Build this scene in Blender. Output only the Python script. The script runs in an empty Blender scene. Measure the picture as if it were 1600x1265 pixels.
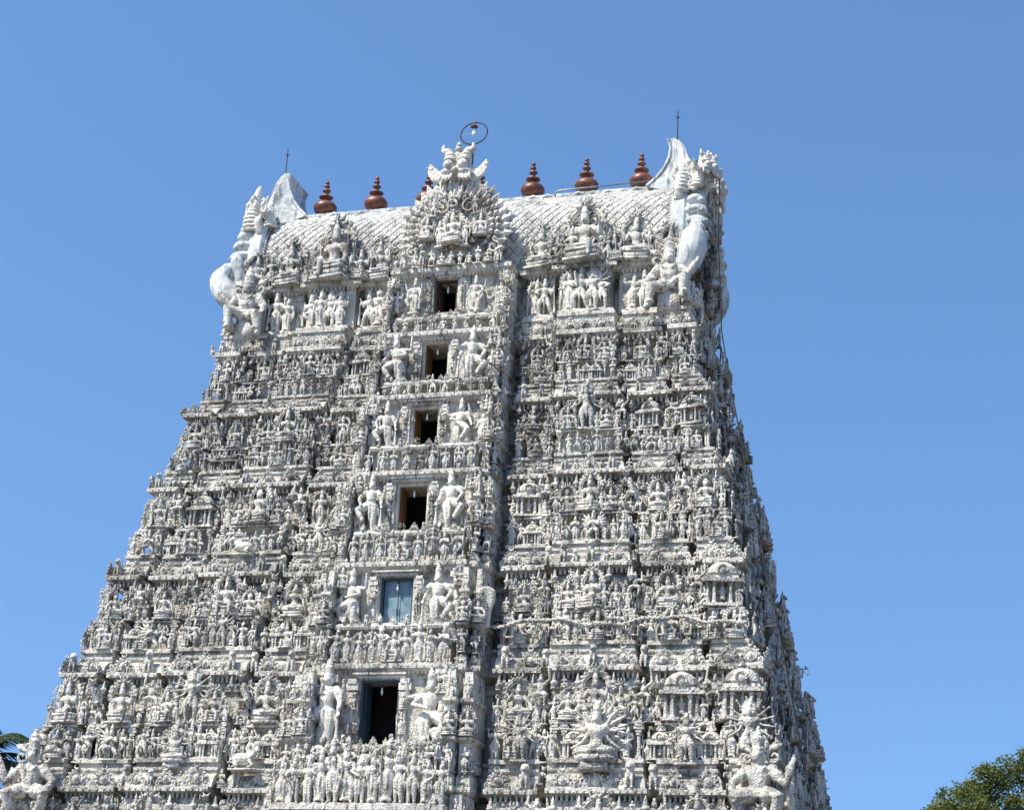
import bpy, math, random
import numpy as np
from mathutils import Vector, Matrix
random.seed(11); R = random.random
def U(a, b): return a + (b - a) * R()
sc = bpy.context.scene
COL = sc.collection
rad = math.radians
# ------------------------------------------------------------------ camera
CAM = np.array([23.417, -72.523, 1.6]); FPX = 2850.66
yaw, pit, rol = rad(-16.441), rad(19.614), rad(2.614)
fw = np.array([math.sin(yaw)*math.cos(pit), math.cos(yaw)*math.cos(pit), math.sin(pit)])
rt = np.array([math.cos(yaw), -math.sin(yaw), 0.0]); up = np.cross(rt, fw)
rt2 = math.cos(rol)*rt + math.sin(rol)*up; up2 = -math.sin(rol)*rt + math.cos(rol)*up
cd = bpy.data.cameras.new('camera'); cam = bpy.data.objects.new('camera', cd); COL.objects.link(cam)
cam.matrix_world = Matrix(((rt2[0], up2[0], -fw[0], CAM[0]), (rt2[1], up2[1], -fw[1], CAM[1]),
                           (rt2[2], up2[2], -fw[2], CAM[2]), (0, 0, 0, 1)))
cd.sensor_width = 36; cd.lens = FPX/1600*36; cd.clip_start = 0.5; cd.clip_end = 6000
sc.camera = cam
# ------------------------------------------------------------------ sky, sun, exposure
SUN_EL, SUN_AZ = 54.0, 42.0          # sun stands left of and behind the camera
sdir = Vector((-math.sin(rad(SUN_AZ))*math.cos(rad(SUN_EL)), -math.cos(rad(SUN_AZ))*math.cos(rad(SUN_EL)), math.sin(rad(SUN_EL))))
w = bpy.data.worlds.new('World'); sc.world = w; w.use_nodes = True
nt = w.node_tree; bg = nt.nodes['Background']
sky = nt.nodes.new('ShaderNodeTexSky'); sky.sky_type = 'NISHITA'; sky.sun_disc = False
sky.sun_elevation = rad(SUN_EL); sky.sun_rotation = math.atan2(sdir.x, sdir.y)
sky.air_density = 1.1; sky.dust_density = 0.9; sky.ozone_density = 5.0; sky.altitude = 0
tc = nt.nodes.new('ShaderNodeTexCoord'); ma = nt.nodes.new('ShaderNodeMapping'); ma.inputs['Location'].default_value = (0, 0, .22); ma.inputs['Scale'].default_value = (1, 1, .75)
nt.links.new(tc.outputs['Generated'], ma.inputs[0]); nt.links.new(ma.outputs[0], sky.inputs[0])
hs = nt.nodes.new('ShaderNodeHueSaturation'); hs.inputs['Saturation'].default_value = 1.10
nt.links.new(sky.outputs[0], hs.inputs['Color']); nt.links.new(hs.outputs[0], bg.inputs[0]); bg.inputs[1].default_value = 0.15
sl = bpy.data.lights.new('sun', 'SUN'); sl.energy = 4.6; sl.angle = rad(0.5); sl.color = (1, 0.945, 0.83)
so = bpy.data.objects.new('sun', sl); COL.objects.link(so); so.rotation_euler = sdir.to_track_quat('Z', 'Y').to_euler()
sc.view_settings.view_transform = 'Standard'; sc.view_settings.look = 'None'
sc.view_settings.exposure = 0.55; sc.view_settings.gamma = 1
# ------------------------------------------------------------------ materials
def newmat(name):
    m = bpy.data.materials.new(name); m.use_nodes = True
    return m, m.node_tree, m.node_tree.nodes['Principled BSDF']
class NT:
    def __init__(s, t): s.t = t
    def n(s, ty, **kw):
        x = s.t.nodes.new(ty)
        for k, v in kw.items(): setattr(x, k, v)
        return x
    def l(s, a, b): s.t.links.new(a, b)
    def noise(s, vec, scale, detail=6, rough=.6):
        x = s.n('ShaderNodeTexNoise'); x.inputs['Scale'].default_value = scale
        x.inputs['Detail'].default_value = detail; x.inputs['Roughness'].default_value = rough
        s.l(vec, x.inputs['Vector']); return x.outputs[0]
    def ramp(s, fac, a, b, lo=0., hi=1.):
        x = s.n('ShaderNodeMapRange'); x.interpolation_type = 'SMOOTHSTEP'
        x.inputs[1].default_value = a; x.inputs[2].default_value = b
        x.inputs[3].default_value = lo; x.inputs[4].default_value = hi
        s.l(fac, x.inputs[0]); return x.outputs[0]
    def math(s, op, a, b=None):
        x = s.n('ShaderNodeMath', operation=op)
        for i, q in enumerate((a, b)):
            if q is None: continue
            if isinstance(q, (int, float)): x.inputs[i].default_value = q
            else: s.l(q, x.inputs[i])
        return x.outputs[0]
    def mix(s, f, a, b):
        x = s.n('ShaderNodeMix', data_type='RGBA')
        if isinstance(f, (int, float)): x.inputs[0].default_value = f
        else: s.l(f, x.inputs[0])
        for i, q in ((6, a), (7, b)):
            if isinstance(q, tuple): x.inputs[i].default_value = (*q, 1)
            else: s.l(q, x.inputs[i])
        return x.outputs[2]
def stucco(name, white=(.80, .775, .72), grey=(.50, .485, .455), mould=1.0, bump=.05, carve=True, topm=1.0):
    m, t, p = newmat(name); g = NT(t)
    geo = g.n('ShaderNodeNewGeometry'); P = geo.outputs['Position']
    mp = g.n('ShaderNodeMapping'); mp.inputs['Scale'].default_value = (3.0, 3.0, .38); g.l(P, mp.inputs[0])
    blotch = g.noise(P, .7, 6, .68); streak = g.noise(mp.outputs[0], 1.6, 7, .7); mid = g.noise(P, 2.3, 8, .72); fine = g.noise(P, 7.0, 6, .7)
    c = g.mix(g.ramp(blotch, .42, .68), white, grey)
    c = g.mix(g.ramp(mid, .50, .72, 0, .5), c, (.33, .325, .305))
    c = g.mix(g.ramp(g.noise(P, .9, 3), .56, .75, 0, .45), c, (.56, .49, .37))
    sep = g.n('ShaderNodeSeparateXYZ'); g.l(geo.outputs['Normal'], sep.inputs[0])
    top = g.ramp(sep.outputs[2], .35, .95)
    mm = g.math('MULTIPLY', g.ramp(streak, .50, .62), g.ramp(mid, .36, .52))
    tm = g.math('MULTIPLY', g.math('MULTIPLY', top, g.ramp(mid, .40, .56)), .8*topm)
    patch = g.math('MULTIPLY', g.ramp(g.noise(P, .55, 7, .72), .51, .58), g.ramp(mid, .36, .50))
    patch = g.math('MULTIPLY', patch, .64)
    f = g.math('MAXIMUM', g.math('MULTIPLY', mm, .85), g.math('MAXIMUM', tm, patch))
    f = g.math('MULTIPLY', f, g.ramp(fine, .30, .50, .55, 1))
    f = g.math('MINIMUM', g.math('MULTIPLY', f, mould), .93)
    c = g.mix(f, c, (.06, .057, .05))
    g.l(c, p.inputs['Base Color']); p.inputs['Roughness'].default_value = .75
    p.inputs['Specular IOR Level'].default_value = .3
    b = g.n('ShaderNodeBump'); b.inputs['Distance'].default_value = bump; b.inputs['Strength'].default_value = .8
    h = g.noise(P, 14.0, 4, .6)
    if carve:
        v = g.n('ShaderNodeTexVoronoi'); v.feature = 'F1'; v.inputs['Scale'].default_value = 11.0; g.l(P, v.inputs['Vector'])
        h = g.math('ADD', h, g.math('MULTIPLY', g.ramp(v.outputs[0], .15, .6, 1, 0), .9))
    g.l(h, b.inputs['Height']); g.l(b.outputs[0], p.inputs['Normal'])
    return m
M = {}
M['wall'] = stucco('weathered_lime_stucco', white=(.66, .63, .555), grey=(.42, .40, .35), mould=1.05, bump=.02)
M['fig'] = stucco('whitewashed_sculpture_stucco', white=(.66, .63, .555), grey=(.47, .445, .39), mould=1.0, bump=.03)
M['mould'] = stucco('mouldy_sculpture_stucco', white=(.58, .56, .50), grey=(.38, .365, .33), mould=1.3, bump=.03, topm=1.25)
M['smooth'] = stucco('smooth_pale_blue_stucco', white=(.64, .67, .66), grey=(.50, .54, .54), mould=.85, bump=.025, carve=False)
M['guard'] = stucco('clean_sculpture_stucco', white=(.70, .67, .59), grey=(.60, .575, .505), mould=.55, bump=.016, carve=True)
M['tile'] = stucco('roof_lozenge_stucco', white=(.68, .665, .62), grey=(.50, .49, .455), mould=.8, bump=.03)
M['groove'] = stucco('grimy_groove_stucco', white=(.34, .33, .30), grey=(.16, .155, .145), mould=.8, bump=.03)
def simple(name, col, rough=.6, metal=0., var=None, vs=4., bump=0.):
    m, t, p = newmat(name); g = NT(t); geo = g.n('ShaderNodeNewGeometry')
    if var: g.l(g.mix(g.ramp(g.noise(geo.outputs['Position'], vs, 6), .35, .65), col, var), p.inputs['Base Color'])
    else: p.inputs['Base Color'].default_value = (*col, 1)
    if bump:
        b = g.n('ShaderNodeBump'); b.inputs['Distance'].default_value = bump
        g.l(g.noise(geo.outputs['Position'], vs*3, 5), b.inputs['Height']); g.l(b.outputs[0], p.inputs['Normal'])
    p.inputs['Roughness'].default_value = rough; p.inputs['Metallic'].default_value = metal
    return m
M['copper'] = simple('brown_copper', (.22, .085, .052), .45, .3, (.12, .048, .032), 2.5, .004)
M['black'] = simple('black_iron', (.012, .012, .013), .5, .3)
M['white_enamel'] = simple('white_enamel', (.75, .78, .78), .35)
M['rust'] = simple('rusty_brown_shade', (.07, .03, .022), .6)
M['galv'] = simple('galvanised_pipe', (.30, .31, .32), .45, .7, (.18, .19, .2), 6)
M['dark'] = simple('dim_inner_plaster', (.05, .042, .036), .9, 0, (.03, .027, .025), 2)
M['wood'] = simple('ochre_painted_wood', (.20, .10, .028), .6, 0, (.13, .06, .02), 5, .006)
M['blue'] = simple('faded_blue_shutter_paint', (.10, .19, .245), .7, 0, (.20, .285, .33), 3, .006)
M['dblue'] = simple('dark_slate_blue_paint', (.025, .05, .07), .5, 0, (.04, .07, .09), 5)
M['granite'] = simple('grey_granite', (.20, .185, .165), .85, 0, (.11, .10, .095), 1.2, .03)
M['ground'] = simple('sandy_ground', (.17, .14, .11), .95, 0, (.12, .105, .08), .4, .02)
M['bark'] = simple('brown_bark', (.09, .065, .045), .9, 0, (.05, .04, .03), 3, .03)
# ------------------------------------------------------------------ mesh helpers
class MB:
    def __init__(s): s.v = []; s.f = []; s.m = []
    def add(s, v, f, m=0):
        o = len(s.v); s.v.extend(tuple(q) for q in v); s.f.extend(tuple(i+o for i in q) for q in f); s.m.extend([m]*len(f)); return s
    def join(s, o, T=None):
        v = [tuple(T @ Vector(q)) for q in o.v] if T else o.v
        k = len(s.v); s.v.extend(v); s.f.extend(tuple(i+k for i in q) for q in o.f); s.m.extend(o.m); return s
    def mesh(s, name, mats, smooth=False):
        me = bpy.data.meshes.new(name); me.from_pydata(s.v, [], s.f)
        for m in mats: me.materials.append(m)
        me.polygons.foreach_set('material_index', s.m)
        me.polygons.foreach_set('use_smooth', [smooth]*len(s.f)); me.update(); return me
    def box(s, c, d, m=0, rz=0., tap=1.):
        x, y, z = c; a, b, h = d[0]/2, d[1]/2, d[2]/2; cs, sn = math.cos(rz), math.sin(rz); v = []
        for k in (-1, 1):
            q = 1 if k < 0 else tap
            for i, j in ((-1, -1), (1, -1), (1, 1), (-1, 1)):
                X, Y = i*a*q, j*b*q; v.append((x+X*cs-Y*sn, y+X*sn+Y*cs, z+k*h))
        return s.add(v, [(3, 2, 1, 0), (4, 5, 6, 7), (0, 1, 5, 4), (1, 2, 6, 5), (2, 3, 7, 6), (3, 0, 4, 7)], m)
    def tube(s, pts, rads, n=8, m=0, ry=None):
        P = [Vector(p) for p in pts]; v = []
        if isinstance(rads, (int, float)): rads = [rads]*len(P)
        ref = None
        for i, p in enumerate(P):
            d = (P[min(i+1, len(P)-1)] - P[max(i-1, 0)])
            if d.length < 1e-9: d = Vector((0, 0, 1))
            d.normalize()
            if ref is None:
                ref = Vector((1, 0, 0)) if abs(d.x) < .9 else Vector((0, 1, 0))
            a = (ref - d*ref.dot(d))
            if a.length < 1e-4: a = d.orthogonal()
            a.normalize(); b = d.cross(a); ref = a
            k = (ry[i] if ry else 1)
            for j in range(n):
                t = 2*math.pi*j/n; v.append(p + a*(math.cos(t)*rads[i]) + b*(math.sin(t)*rads[i]*k))
        f = [(i*n+j, i*n+(j+1) % n, (i+1)*n+(j+1) % n, (i+1)*n+j) for i in range(len(P)-1) for j in range(n)]
        f += [tuple(range(n-1, -1, -1)), tuple((len(P)-1)*n+j for j in range(n))]
        return s.add(v, f, m)
    def ctube(s, pts, rads, n=10, m=0, ry=None, sub=4):
        P = [Vector(p) for p in pts]; rr = [rads]*len(P) if isinstance(rads, (int, float)) else list(rads); q = []; r2 = []; y2 = []
        for i in range(len(P)-1):
            a, b, c, d = P[max(i-1, 0)], P[i], P[i+1], P[min(i+2, len(P)-1)]
            for k in range(sub):
                t = k/sub; q.append(.5*((2*b)+(c-a)*t+(2*a-5*b+4*c-d)*t*t+(3*b-a-3*c+d)*t**3)); u = t*t*(3-2*t)
                r2.append(rr[i]*(1-u)+rr[i+1]*u); y2.append((ry[i]*(1-u)+ry[i+1]*u) if ry else 1)
        q.append(P[-1]); r2.append(rr[-1]); y2.append(ry[-1] if ry else 1)
        k = rr[-1]
        if k > .12:      # rounded end
            d = (q[-1]-q[-2]).normalized()
            for f_ in (.5, .8, .97): q.append(P[-1]+d*k*f_); r2.append(k*math.sqrt(1-f_*f_)); y2.append(y2[-1])
        return s.tube(q, r2, n, m, y2)
    def ell(s, c, r, m=0, nu=10, nv=6, rot=None):
        v = []; f = []
        if isinstance(r, (int, float)): r = (r, r, r)
        for i in range(nv+1):
            a = math.pi*i/nv
            for j in range(nu):
                t = 2*math.pi*j/nu
                q = Vector((r[0]*math.sin(a)*math.cos(t), r[1]*math.sin(a)*math.sin(t), r[2]*math.cos(a)))
                if i in (0, nv): q = Vector((1e-4*math.cos(t)*r[0], 1e-4*math.sin(t)*r[1], q.z))
                if rot: q = rot @ q
                v.append(q + Vector(c))
        for i in range(nv):
            for j in range(nu): f.append((i*nu+j, (i+1)*nu+j, (i+1)*nu+(j+1) % nu, i*nu+(j+1) % nu))
        f += [tuple(range(nu)), tuple(nv*nu+j for j in range(nu-1, -1, -1))]
        return s.add(v, f, m)
    def lathe(s, prof, c=(0, 0, 0), n=12, m=0, sy=1.):
        v = []; f = []
        for r, z in prof:
            for j in range(n):
                t = 2*math.pi*j/n; v.append((c[0]+r*math.cos(t), c[1]+r*math.sin(t)*sy, c[2]+z))
        for i in range(len(prof)-1):
            for j in range(n): f.append((i*n+j, i*n+(j+1) % n, (i+1)*n+(j+1) % n, (i+1)*n+j))
        f += [tuple(range(n-1, -1, -1)), tuple((len(prof)-1)*n+j for j in range(n))]
        return s.add(v, f, m)
    def petal(s, base, tip, w, t, m=0, nrm=(0, -1, 0)):
        """leaf shape, thick in the middle"""
        b, e = Vector(base), Vector(tip); d = e-b; N = Vector(nrm); sd = d.cross(N).normalized()*w
        k = b + d*.45; N = N*t
        v = [b-sd*.4-N*.5, b+sd*.4-N*.5, k+sd, e, k-sd, k+N, b+N*.6, k-N]
        return s.add(v, [(6, 1, 2, 5), (5, 2, 3), (5, 3, 4), (6, 5, 4, 0), (7, 2, 1), (7, 3, 2), (7, 4, 3), (7, 0, 4), (7, 1, 0), (0, 1, 6)], m)
    def arc(s, c, r, a0, a1, tr, n=10, m=0, sides=5, plane='xz', taper=1.):
        pts = []; rr = []
        for i in range(n+1):
            t = rad(a0 + (a1-a0)*i/n)
            if plane == 'xz': pts.append((c[0]+r*math.cos(t), c[1], c[2]+r*math.sin(t)))
            else: pts.append((c[0], c[1]+r*math.cos(t), c[2]+r*math.sin(t)))
            rr.append(tr*(1+(taper-1)*i/n))
        return s.tube(pts, rr, sides, m)
    def spiral(s, c, r, turns, side, tr, m=0, n=14, a0=90):
        pts = []; rr = []
        for i in range(n+1):
            q = i/n; t = rad(a0) + side*turns*2*math.pi*q; k = r*(1-.85*q)
            pts.append((c[0]+k*math.cos(t), c[1]-.02*q, c[2]+k*math.sin(t))); rr.append(tr*(1-.35*q))
        return s.tube(pts, rr, 5, m)
def ob(name, me, parent=None, loc=None):
    o = bpy.data.objects.new(name, me); COL.objects.link(o)
    if parent: o.parent = parent
    if loc is not None: o.location = loc
    return o
def thing(o, label, cat, group=None, kind=None):
    o['label'] = label; o['category'] = cat
    if group: o['group'] = group
    if kind: o['kind'] = kind
    return o
def empty(name, loc=(0, 0, 0)):
    o = bpy.data.objects.new(name, None); COL.objects.link(o); o.location = loc; o.empty_display_size = .5; return o
def remesh(mb, voxel, extra=None, mat=None, name='figure'):
    """fuse the limbs of a figure into one continuous skin"""
    me = mb.mesh(name+'_src', []); o = bpy.data.objects.new('tmp', me); COL.objects.link(o)
    md = o.modifiers.new('r', 'REMESH'); md.mode = 'VOXEL'; md.voxel_size = voxel; md.use_smooth_shade = True
    sm = o.modifiers.new('s', 'SMOOTH'); sm.factor = .3; sm.iterations = 1
    dg = bpy.context.evaluated_depsgraph_get(); ev = o.evaluated_get(dg)
    m2 = bpy.data.meshes.new_from_object(ev); bpy.data.objects.remove(o); bpy.data.meshes.remove(me)
    out = MB(); out.v = [tuple(v.co) for v in m2.vertices]; out.f = [tuple(p.vertices) for p in m2.polygons]; out.m = [0]*len(out.f)
    bpy.data.meshes.remove(m2)
    if extra: out.join(extra)
    return out
# ------------------------------------------------------------------ sculpture library (height 1, facing -y)
def head(b, c=(0, -.005, .775), s=1., crown='kirita', face=False):
    x, y, z = c
    b.ell((x, y, z), (.055*s, .060*s, .066*s)); b.ell((x, y-.05*s, z-.012*s), (.012*s, .014*s, .022*s))
    b.tube([(x, y+.01, z-.1*s), (x, y, z-.03*s)], .03*s, 7)
    for q in (-1, 1):
        b.ell((x+q*.053*s, y, z-.02*s), (.014*s, .02*s, .032*s), nu=6, nv=4)
        if face:
            b.ell((x+q*.019*s, y-.048*s, z+.006*s), (.012*s, .008*s, .007*s), nu=6, nv=4)
            b.tube([(x+q*.006*s, y-.052*s, z+.018*s), (x+q*.036*s, y-.042*s, z+.02*s)], .004*s, 5)
    if face:
        b.ell((x, y-.049*s, z-.037*s), (.018*s, .009*s, .006*s), nu=8, nv=4)
    if crown == 'kirita':
        b.lathe([(.052*s, .03*s), (.06*s, .05*s), (.048*s, .062*s), (.05*s, .12*s), (.056*s, .125*s), (.036*s, .15*s), (.04*s, .17*s), (.018*s, .2*s), (.02*s, .215*s), (.004*s, .235*s)], (x, y+.006, z), 9)
    elif crown == 'bun':
        b.lathe([(.05*s, .03*s), (.056*s, .045*s), (.035*s, .06*s), (.042*s, .09*s), (.03*s, .12*s), (.005*s, .14*s)], (x, y+.01, z), 8)
    elif crown == 'flame':
        for k in range(-3, 4):
            a = rad(k*26); b.tube([(x, y+.01, z+.03*s), (x+math.sin(a)*.10*s, y+.01, z+.03*s+math.cos(a)*.13*s)], [.03*s, .006*s], 5)
def torso(b, z=0., lean=0., s=1., belly=0.):
    b.tube([(0, 0, .43+z), (0, -belly*.3, .50+z), (lean*.4, -belly, .55+z), (lean*.8, -.01, .63+z), (lean, 0, .685+z), (lean, 0, .71+z)],
           [.090*s, .080*s, .066*s+belly*.6, .100*s, .098*s, .042*s], 10, ry=[.8, .8, .82, .66, .6, .8])
    for q in (-1, 1): b.ell((lean+q*.105*s, 0, .675+z), (.045*s, .042*s, .042*s), nu=7, nv=5)
    b.lathe([(.07*s, 0), (.078*s, .012), (.07*s, .024)], (lean, -.005, .655+z), 9, sy=.8)
    b.lathe([(.082*s, 0), (.093*s, .015), (.082*s, .03)], (0, 0, .455+z), 9, sy=.85)
def arm(b, q, el, ha, z=0., lean=0., r=1., fingers=False, prop=None):
    s = (lean+q*.10, 0, .672+z)
    b.tube([s, ((s[0]+el[0])/2, (s[1]+el[1])/2, (s[2]+el[2])/2), el, ((el[0]+ha[0])/2, (el[1]+ha[1])/2, (el[2]+ha[2])/2), ha],
           [.042*r, .040*r, .032*r, .032*r, .021*r], 7)
    m = tuple(s[i]*.6+el[i]*.4 for i in range(3)); b.ell(m, .049*r, nu=6, nv=4)
    d = (Vector(ha)-Vector(el)).normalized()
    if fingers:
        side = d.cross(Vector((0, 1, 0))); side = side.normalized() if side.length > .1 else Vector((1, 0, 0))
        b.tube([ha, Vector(ha)+d*.035], [.017, .022], 7, ry=[.6, .5])
        for k in range(4):
            o = side*(k-1.5)*.0115; p = Vector(ha)+d*.035+o; L = (.026, .034, .032, .024)[k]
            b.tube([p, p+d*L*.6+Vector((0, -.004, 0)), p+d*L+Vector((0, -.014, 0))], [.0062, .0058, .0045], 5)
        p = Vector(ha)+d*.012-side*.018; b.tube([p, p-side*.012+d*.016, p-side*.012+d*.03], [.007, .0062, .005], 5)
    else:
        b.tube([ha, Vector(ha)+d*.05], [.022*r, .012*r], 6)
    if prop == 'disc': b.ell((ha[0], ha[1], ha[2]+.075), (.04, .012, .04), nu=8)
    if prop == 'conch': b.ell((ha[0], ha[1], ha[2]+.07), (.024, .024, .045), nu=7)
    if prop == 'club': b.tube([(ha[0], ha[1]-.01, ha[2]+.05), (ha[0]+q*.01, ha[1]-.01, .25), (ha[0]+q*.01, ha[1]-.01, .05)], [.012, .018, .04], 7)
    if prop == 'staff': b.tube([(ha[0], ha[1]-.01, .02), (ha[0], ha[1]-.01, ha[2]+.28)], .010, 6)
    if prop == 'lotus': b.ell((ha[0], ha[1], ha[2]+.06), .03, nu=7)
def leg(b, q, kn, an, hip=None, r=1.):
    h = hip or (q*.045, 0, .45)
    b.tube([h, tuple((h[i]*.5+kn[i]*.5) for i in range(3)), kn, tuple((kn[i]*.55+an[i]*.45) for i in range(3)), an],
           [.066*r, .065*r, .047*r, .045*r, .028*r], 8)
    b.tube([(an[0], an[1]+.015, an[2]-.008), (an[0]+q*.012, an[1]-.065, an[2]-.016)], [.025*r, .02*r], 6)
    b.ell((an[0], an[1], an[2]+.02), (.034*r, .034*r, .014), nu=7, nv=4)
def sash(b, z=0.):
    b.tube([(0, -.075, .46+z), (0, -.07, .3+z), (0, -.05, .17+z)], [.022, .024, .008], 5)
    for q in (-1, 1): b.tube([(q*.085, -.01, .46+z), (q*.135, -.01, .36+z), (q*.15, 0, .22+z)], [.02, .022, .006], 5)
def pedestal(e, h=.05, w=.22, d=.2):
    e.box((0, .02, -h*.5+.004), (w*1.15, d*1.05, h*.45)); e.box((0, .02, -h*.1), (w, d, h*.5))
def halo(e, cz, r, n=13, a=200, y=.045, thick=.03, top=True, ww=.055):
    """arched flame frame behind a figure, with a leaf-eared lion mask at its top"""
    a0 = 90-a/2
    e.arc((0, y, cz), r, a0, a0+a, thick, 14, sides=5)
    e.arc((0, y, cz), r*.84, a0, a0+a, thick*.5, 12, sides=4)
    for i in range(n):
        t = rad(a0+a*i/(n-1)); d = (math.cos(t), math.sin(t))
        e.petal((d[0]*r*.98, y, cz+d[1]*r*.98), (d[0]*r*1.33-d[1]*.02, y-.01, cz+d[1]*r*1.33), ww, .03)
    for q in (-1, 1):
        e.spiral((q*r*.98, y-.02, cz+r*math.sin(rad(a0))), r*.25, 1.2, q, thick*.7)
        e.tube([(q*r*.98, y, cz+r*math.sin(rad(a0))), (q*r*.98, y, .02)], thick*1.1, 5)
    if top:
        z = cz+r*1.08
        e.ell((0, y-.03, z), (.06, .05, .05), nu=8, nv=5)
        for q in (-1, 1):
            e.ell((q*.03, y-.075, z+.02), .022, nu=6, nv=4)
            e.tube([(q*.04, y-.02, z+.03), (q*.075, y-.02, z+.09), (q*.055, y-.02, z+.15)], [.026, .02, .004], 5)
            e.tube([(q*.05, y-.03, z-.02), (q*.12, y-.04, z-.01), (q*.15, y-.03, z+.06)], [.022, .016, .003], 5)
        e.tube([(0, y-.05, z+.03), (0, y-.04, z+.14)], [.02, .008], 5)
LIB = {}
def lib(key, body, vox=.02, extra=None): LIB[key] = remesh(body, vox, extra, name=key)
# standing figures
def stand(key, arms, lean=0., crown='kirita', legs=0, vox=.0145, fingers=False, face=False, belly=0., four=None, ped=True, hal=False, skirt=False):
    b = MB(); e = MB(); torso(b, 0, lean, belly=belly); head(b, (lean, -.01, .775), 1, crown, face); sash(b)
    if skirt: b.lathe([(.075, 0), (.085, .1), (.07, .22), (.085, .36)], (0, 0, .08), 10, sy=.75); b.lathe([(.11, 0), (.09, .05)], (0, 0, .05), 10, sy=.8)
    if legs == 0:
        leg(b, -1, (-.055, -.01, .26), (-.05, 0, .04)); leg(b, 1, (.06, -.03, .26), (.06, 0, .04))
    elif legs == 1:   # dancing, one leg raised across
        leg(b, -1, (-.07, -.05, .26), (-.03, 0, .04)); leg(b, 1, (.17, -.10, .38), (.05, -.11, .24))
    elif legs == 2:   # striding
        leg(b, -1, (-.13, -.06, .27), (-.10, 0, .04)); leg(b, 1, (.11, -.05, .25), (.17, 0, .04))
    elif legs == 3:   # guardian, leg bent over the club
        leg(b, -1, (-.06, -.02, .25), (-.05, 0, .04), r=1.15); leg(b, 1, (.20, -.10, .33), (.09, -.11, .17), r=1.15)
    for q, el, ha, pr in arms: arm(b, q, el, ha, 0, lean, 1, fingers, pr)
    if four:
        for q, el, ha, pr in four: arm(b, q, el, ha, 0, lean, .9, fingers, pr)
    b.tube([(lean, .02, .40), (lean, .03, .7)], [.05, .06], 6)
    if ped: pedestal(e, .06, .26, .2)
    if hal: halo(e, .72, .2, 11, 230, top=False, ww=.035)
    lib(key, b, vox, e)
UPR = (1, (.19, .0, .58), (.20, -.03, .72)); UPL = (-1, (-.19, .0, .58), (-.20, -.03, .72))
FR = (1, (.16, -.02, .55), (.12, -.10, .60)); FL = (-1, (-.16, -.02, .55), (-.12, -.10, .60))
DR = (1, (.16, .0, .55), (.17, -.03, .42)); DL = (-1, (-.16, .0, .55), (-.17, -.03, .42))
stand('stand_a', [(*FR, None), (*FL, None)], four=[(*UPR, 'disc'), (*UPL, 'conch')])
stand('stand_b', [(*DR, None), (*FL, 'lotus')], lean=.02, crown='bun', skirt=True)
stand('stand_c', [(1, (.15, -.03, .56), (.015, -.11, .60), None), (-1, (-.15, -.03, .56), (-.015, -.11, .60), None)], crown='bun')
stand('stand_d', [(*UPR, 'staff'), (*DL, None)], lean=-.025)
stand('stand_e', [(*DR, 'club'), (*FL, None)], four=[(*UPR, 'lotus'), (*UPL, 'disc')], skirt=True)
stand('stand_f', [(1, (.2, -.02, .62), (.13, -.02, .80), None), (*DL, None)], lean=.03, legs=2, crown='bun')
stand('dance_a', [(1, (.2, -.02, .64), (.30, -.05, .72), None), (-1, (-.2, -.05, .58), (-.06, -.12, .52), None)], legs=1, lean=-.02, four=[(*UPR, 'disc'), (*UPL, 'lotus')])
stand('dance_b', [(1, (.2, -.02, .70), (.10, -.02, .90), None), (-1, (-.22, -.02, .60), (-.30, -.04, .48), None)], legs=1, lean=.03, crown='bun')
stand('guard_a', [(1, (.2, -.04, .56), (.15, -.12, .45), None), (-1, (-.21, -.02, .57), (-.24, -.08, .70), None)], legs=3, vox=.0105, fingers=True, face=True, belly=.02,
      four=[(1, (.24, 0, .64), (.27, -.04, .80), None), (-1, (-.17, -.02, .53), (-.20, -.09, .42), 'club')])
stand('guard_b', [(1, (.22, -.03, .62), (.20, -.09, .78), None), (-1, (-.18, -.06, .56), (-.04, -.14, .52), None)], legs=3, lean=.02, vox=.0105, fingers=True, face=True, belly=.02,
      four=[(1, (.2, -.02, .55), (.26, -.08, .44), None), (-1, (-.25, 0, .66), (-.27, -.04, .83), None)])
stand('court', [(*FR, None), (*DL, None)], lean=.02, vox=.015, face=True, hal=True)
rp = random.Random(21)
EXTRA = []
for kx in range(7):
    def ra(q): return (q, (q*rp.uniform(.14, .21), rp.uniform(-.06, .01), rp.uniform(.50, .64)), (q*rp.uniform(.02, .24), rp.uniform(-.13, -.03), rp.uniform(.40, .82)), rp.choice([None, None, 'lotus', 'disc', 'club', 'staff']))
    fr4 = [(*UPR, rp.choice(['disc', 'lotus', None])), (*UPL, rp.choice(['conch', 'lotus', None]))] if rp.random() < .4 else None
    stand('stand_x%d' % kx, [ra(1), ra(-1)], lean=rp.uniform(-.035, .035), crown=rp.choice(['kirita', 'bun', 'flame', 'kirita']), legs=rp.choice([0, 0, 2, 1, 3]), skirt=rp.random() < .35, four=fr4, hal=rp.random() < .2)
    EXTRA.append('stand_x%d' % kx)
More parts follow.
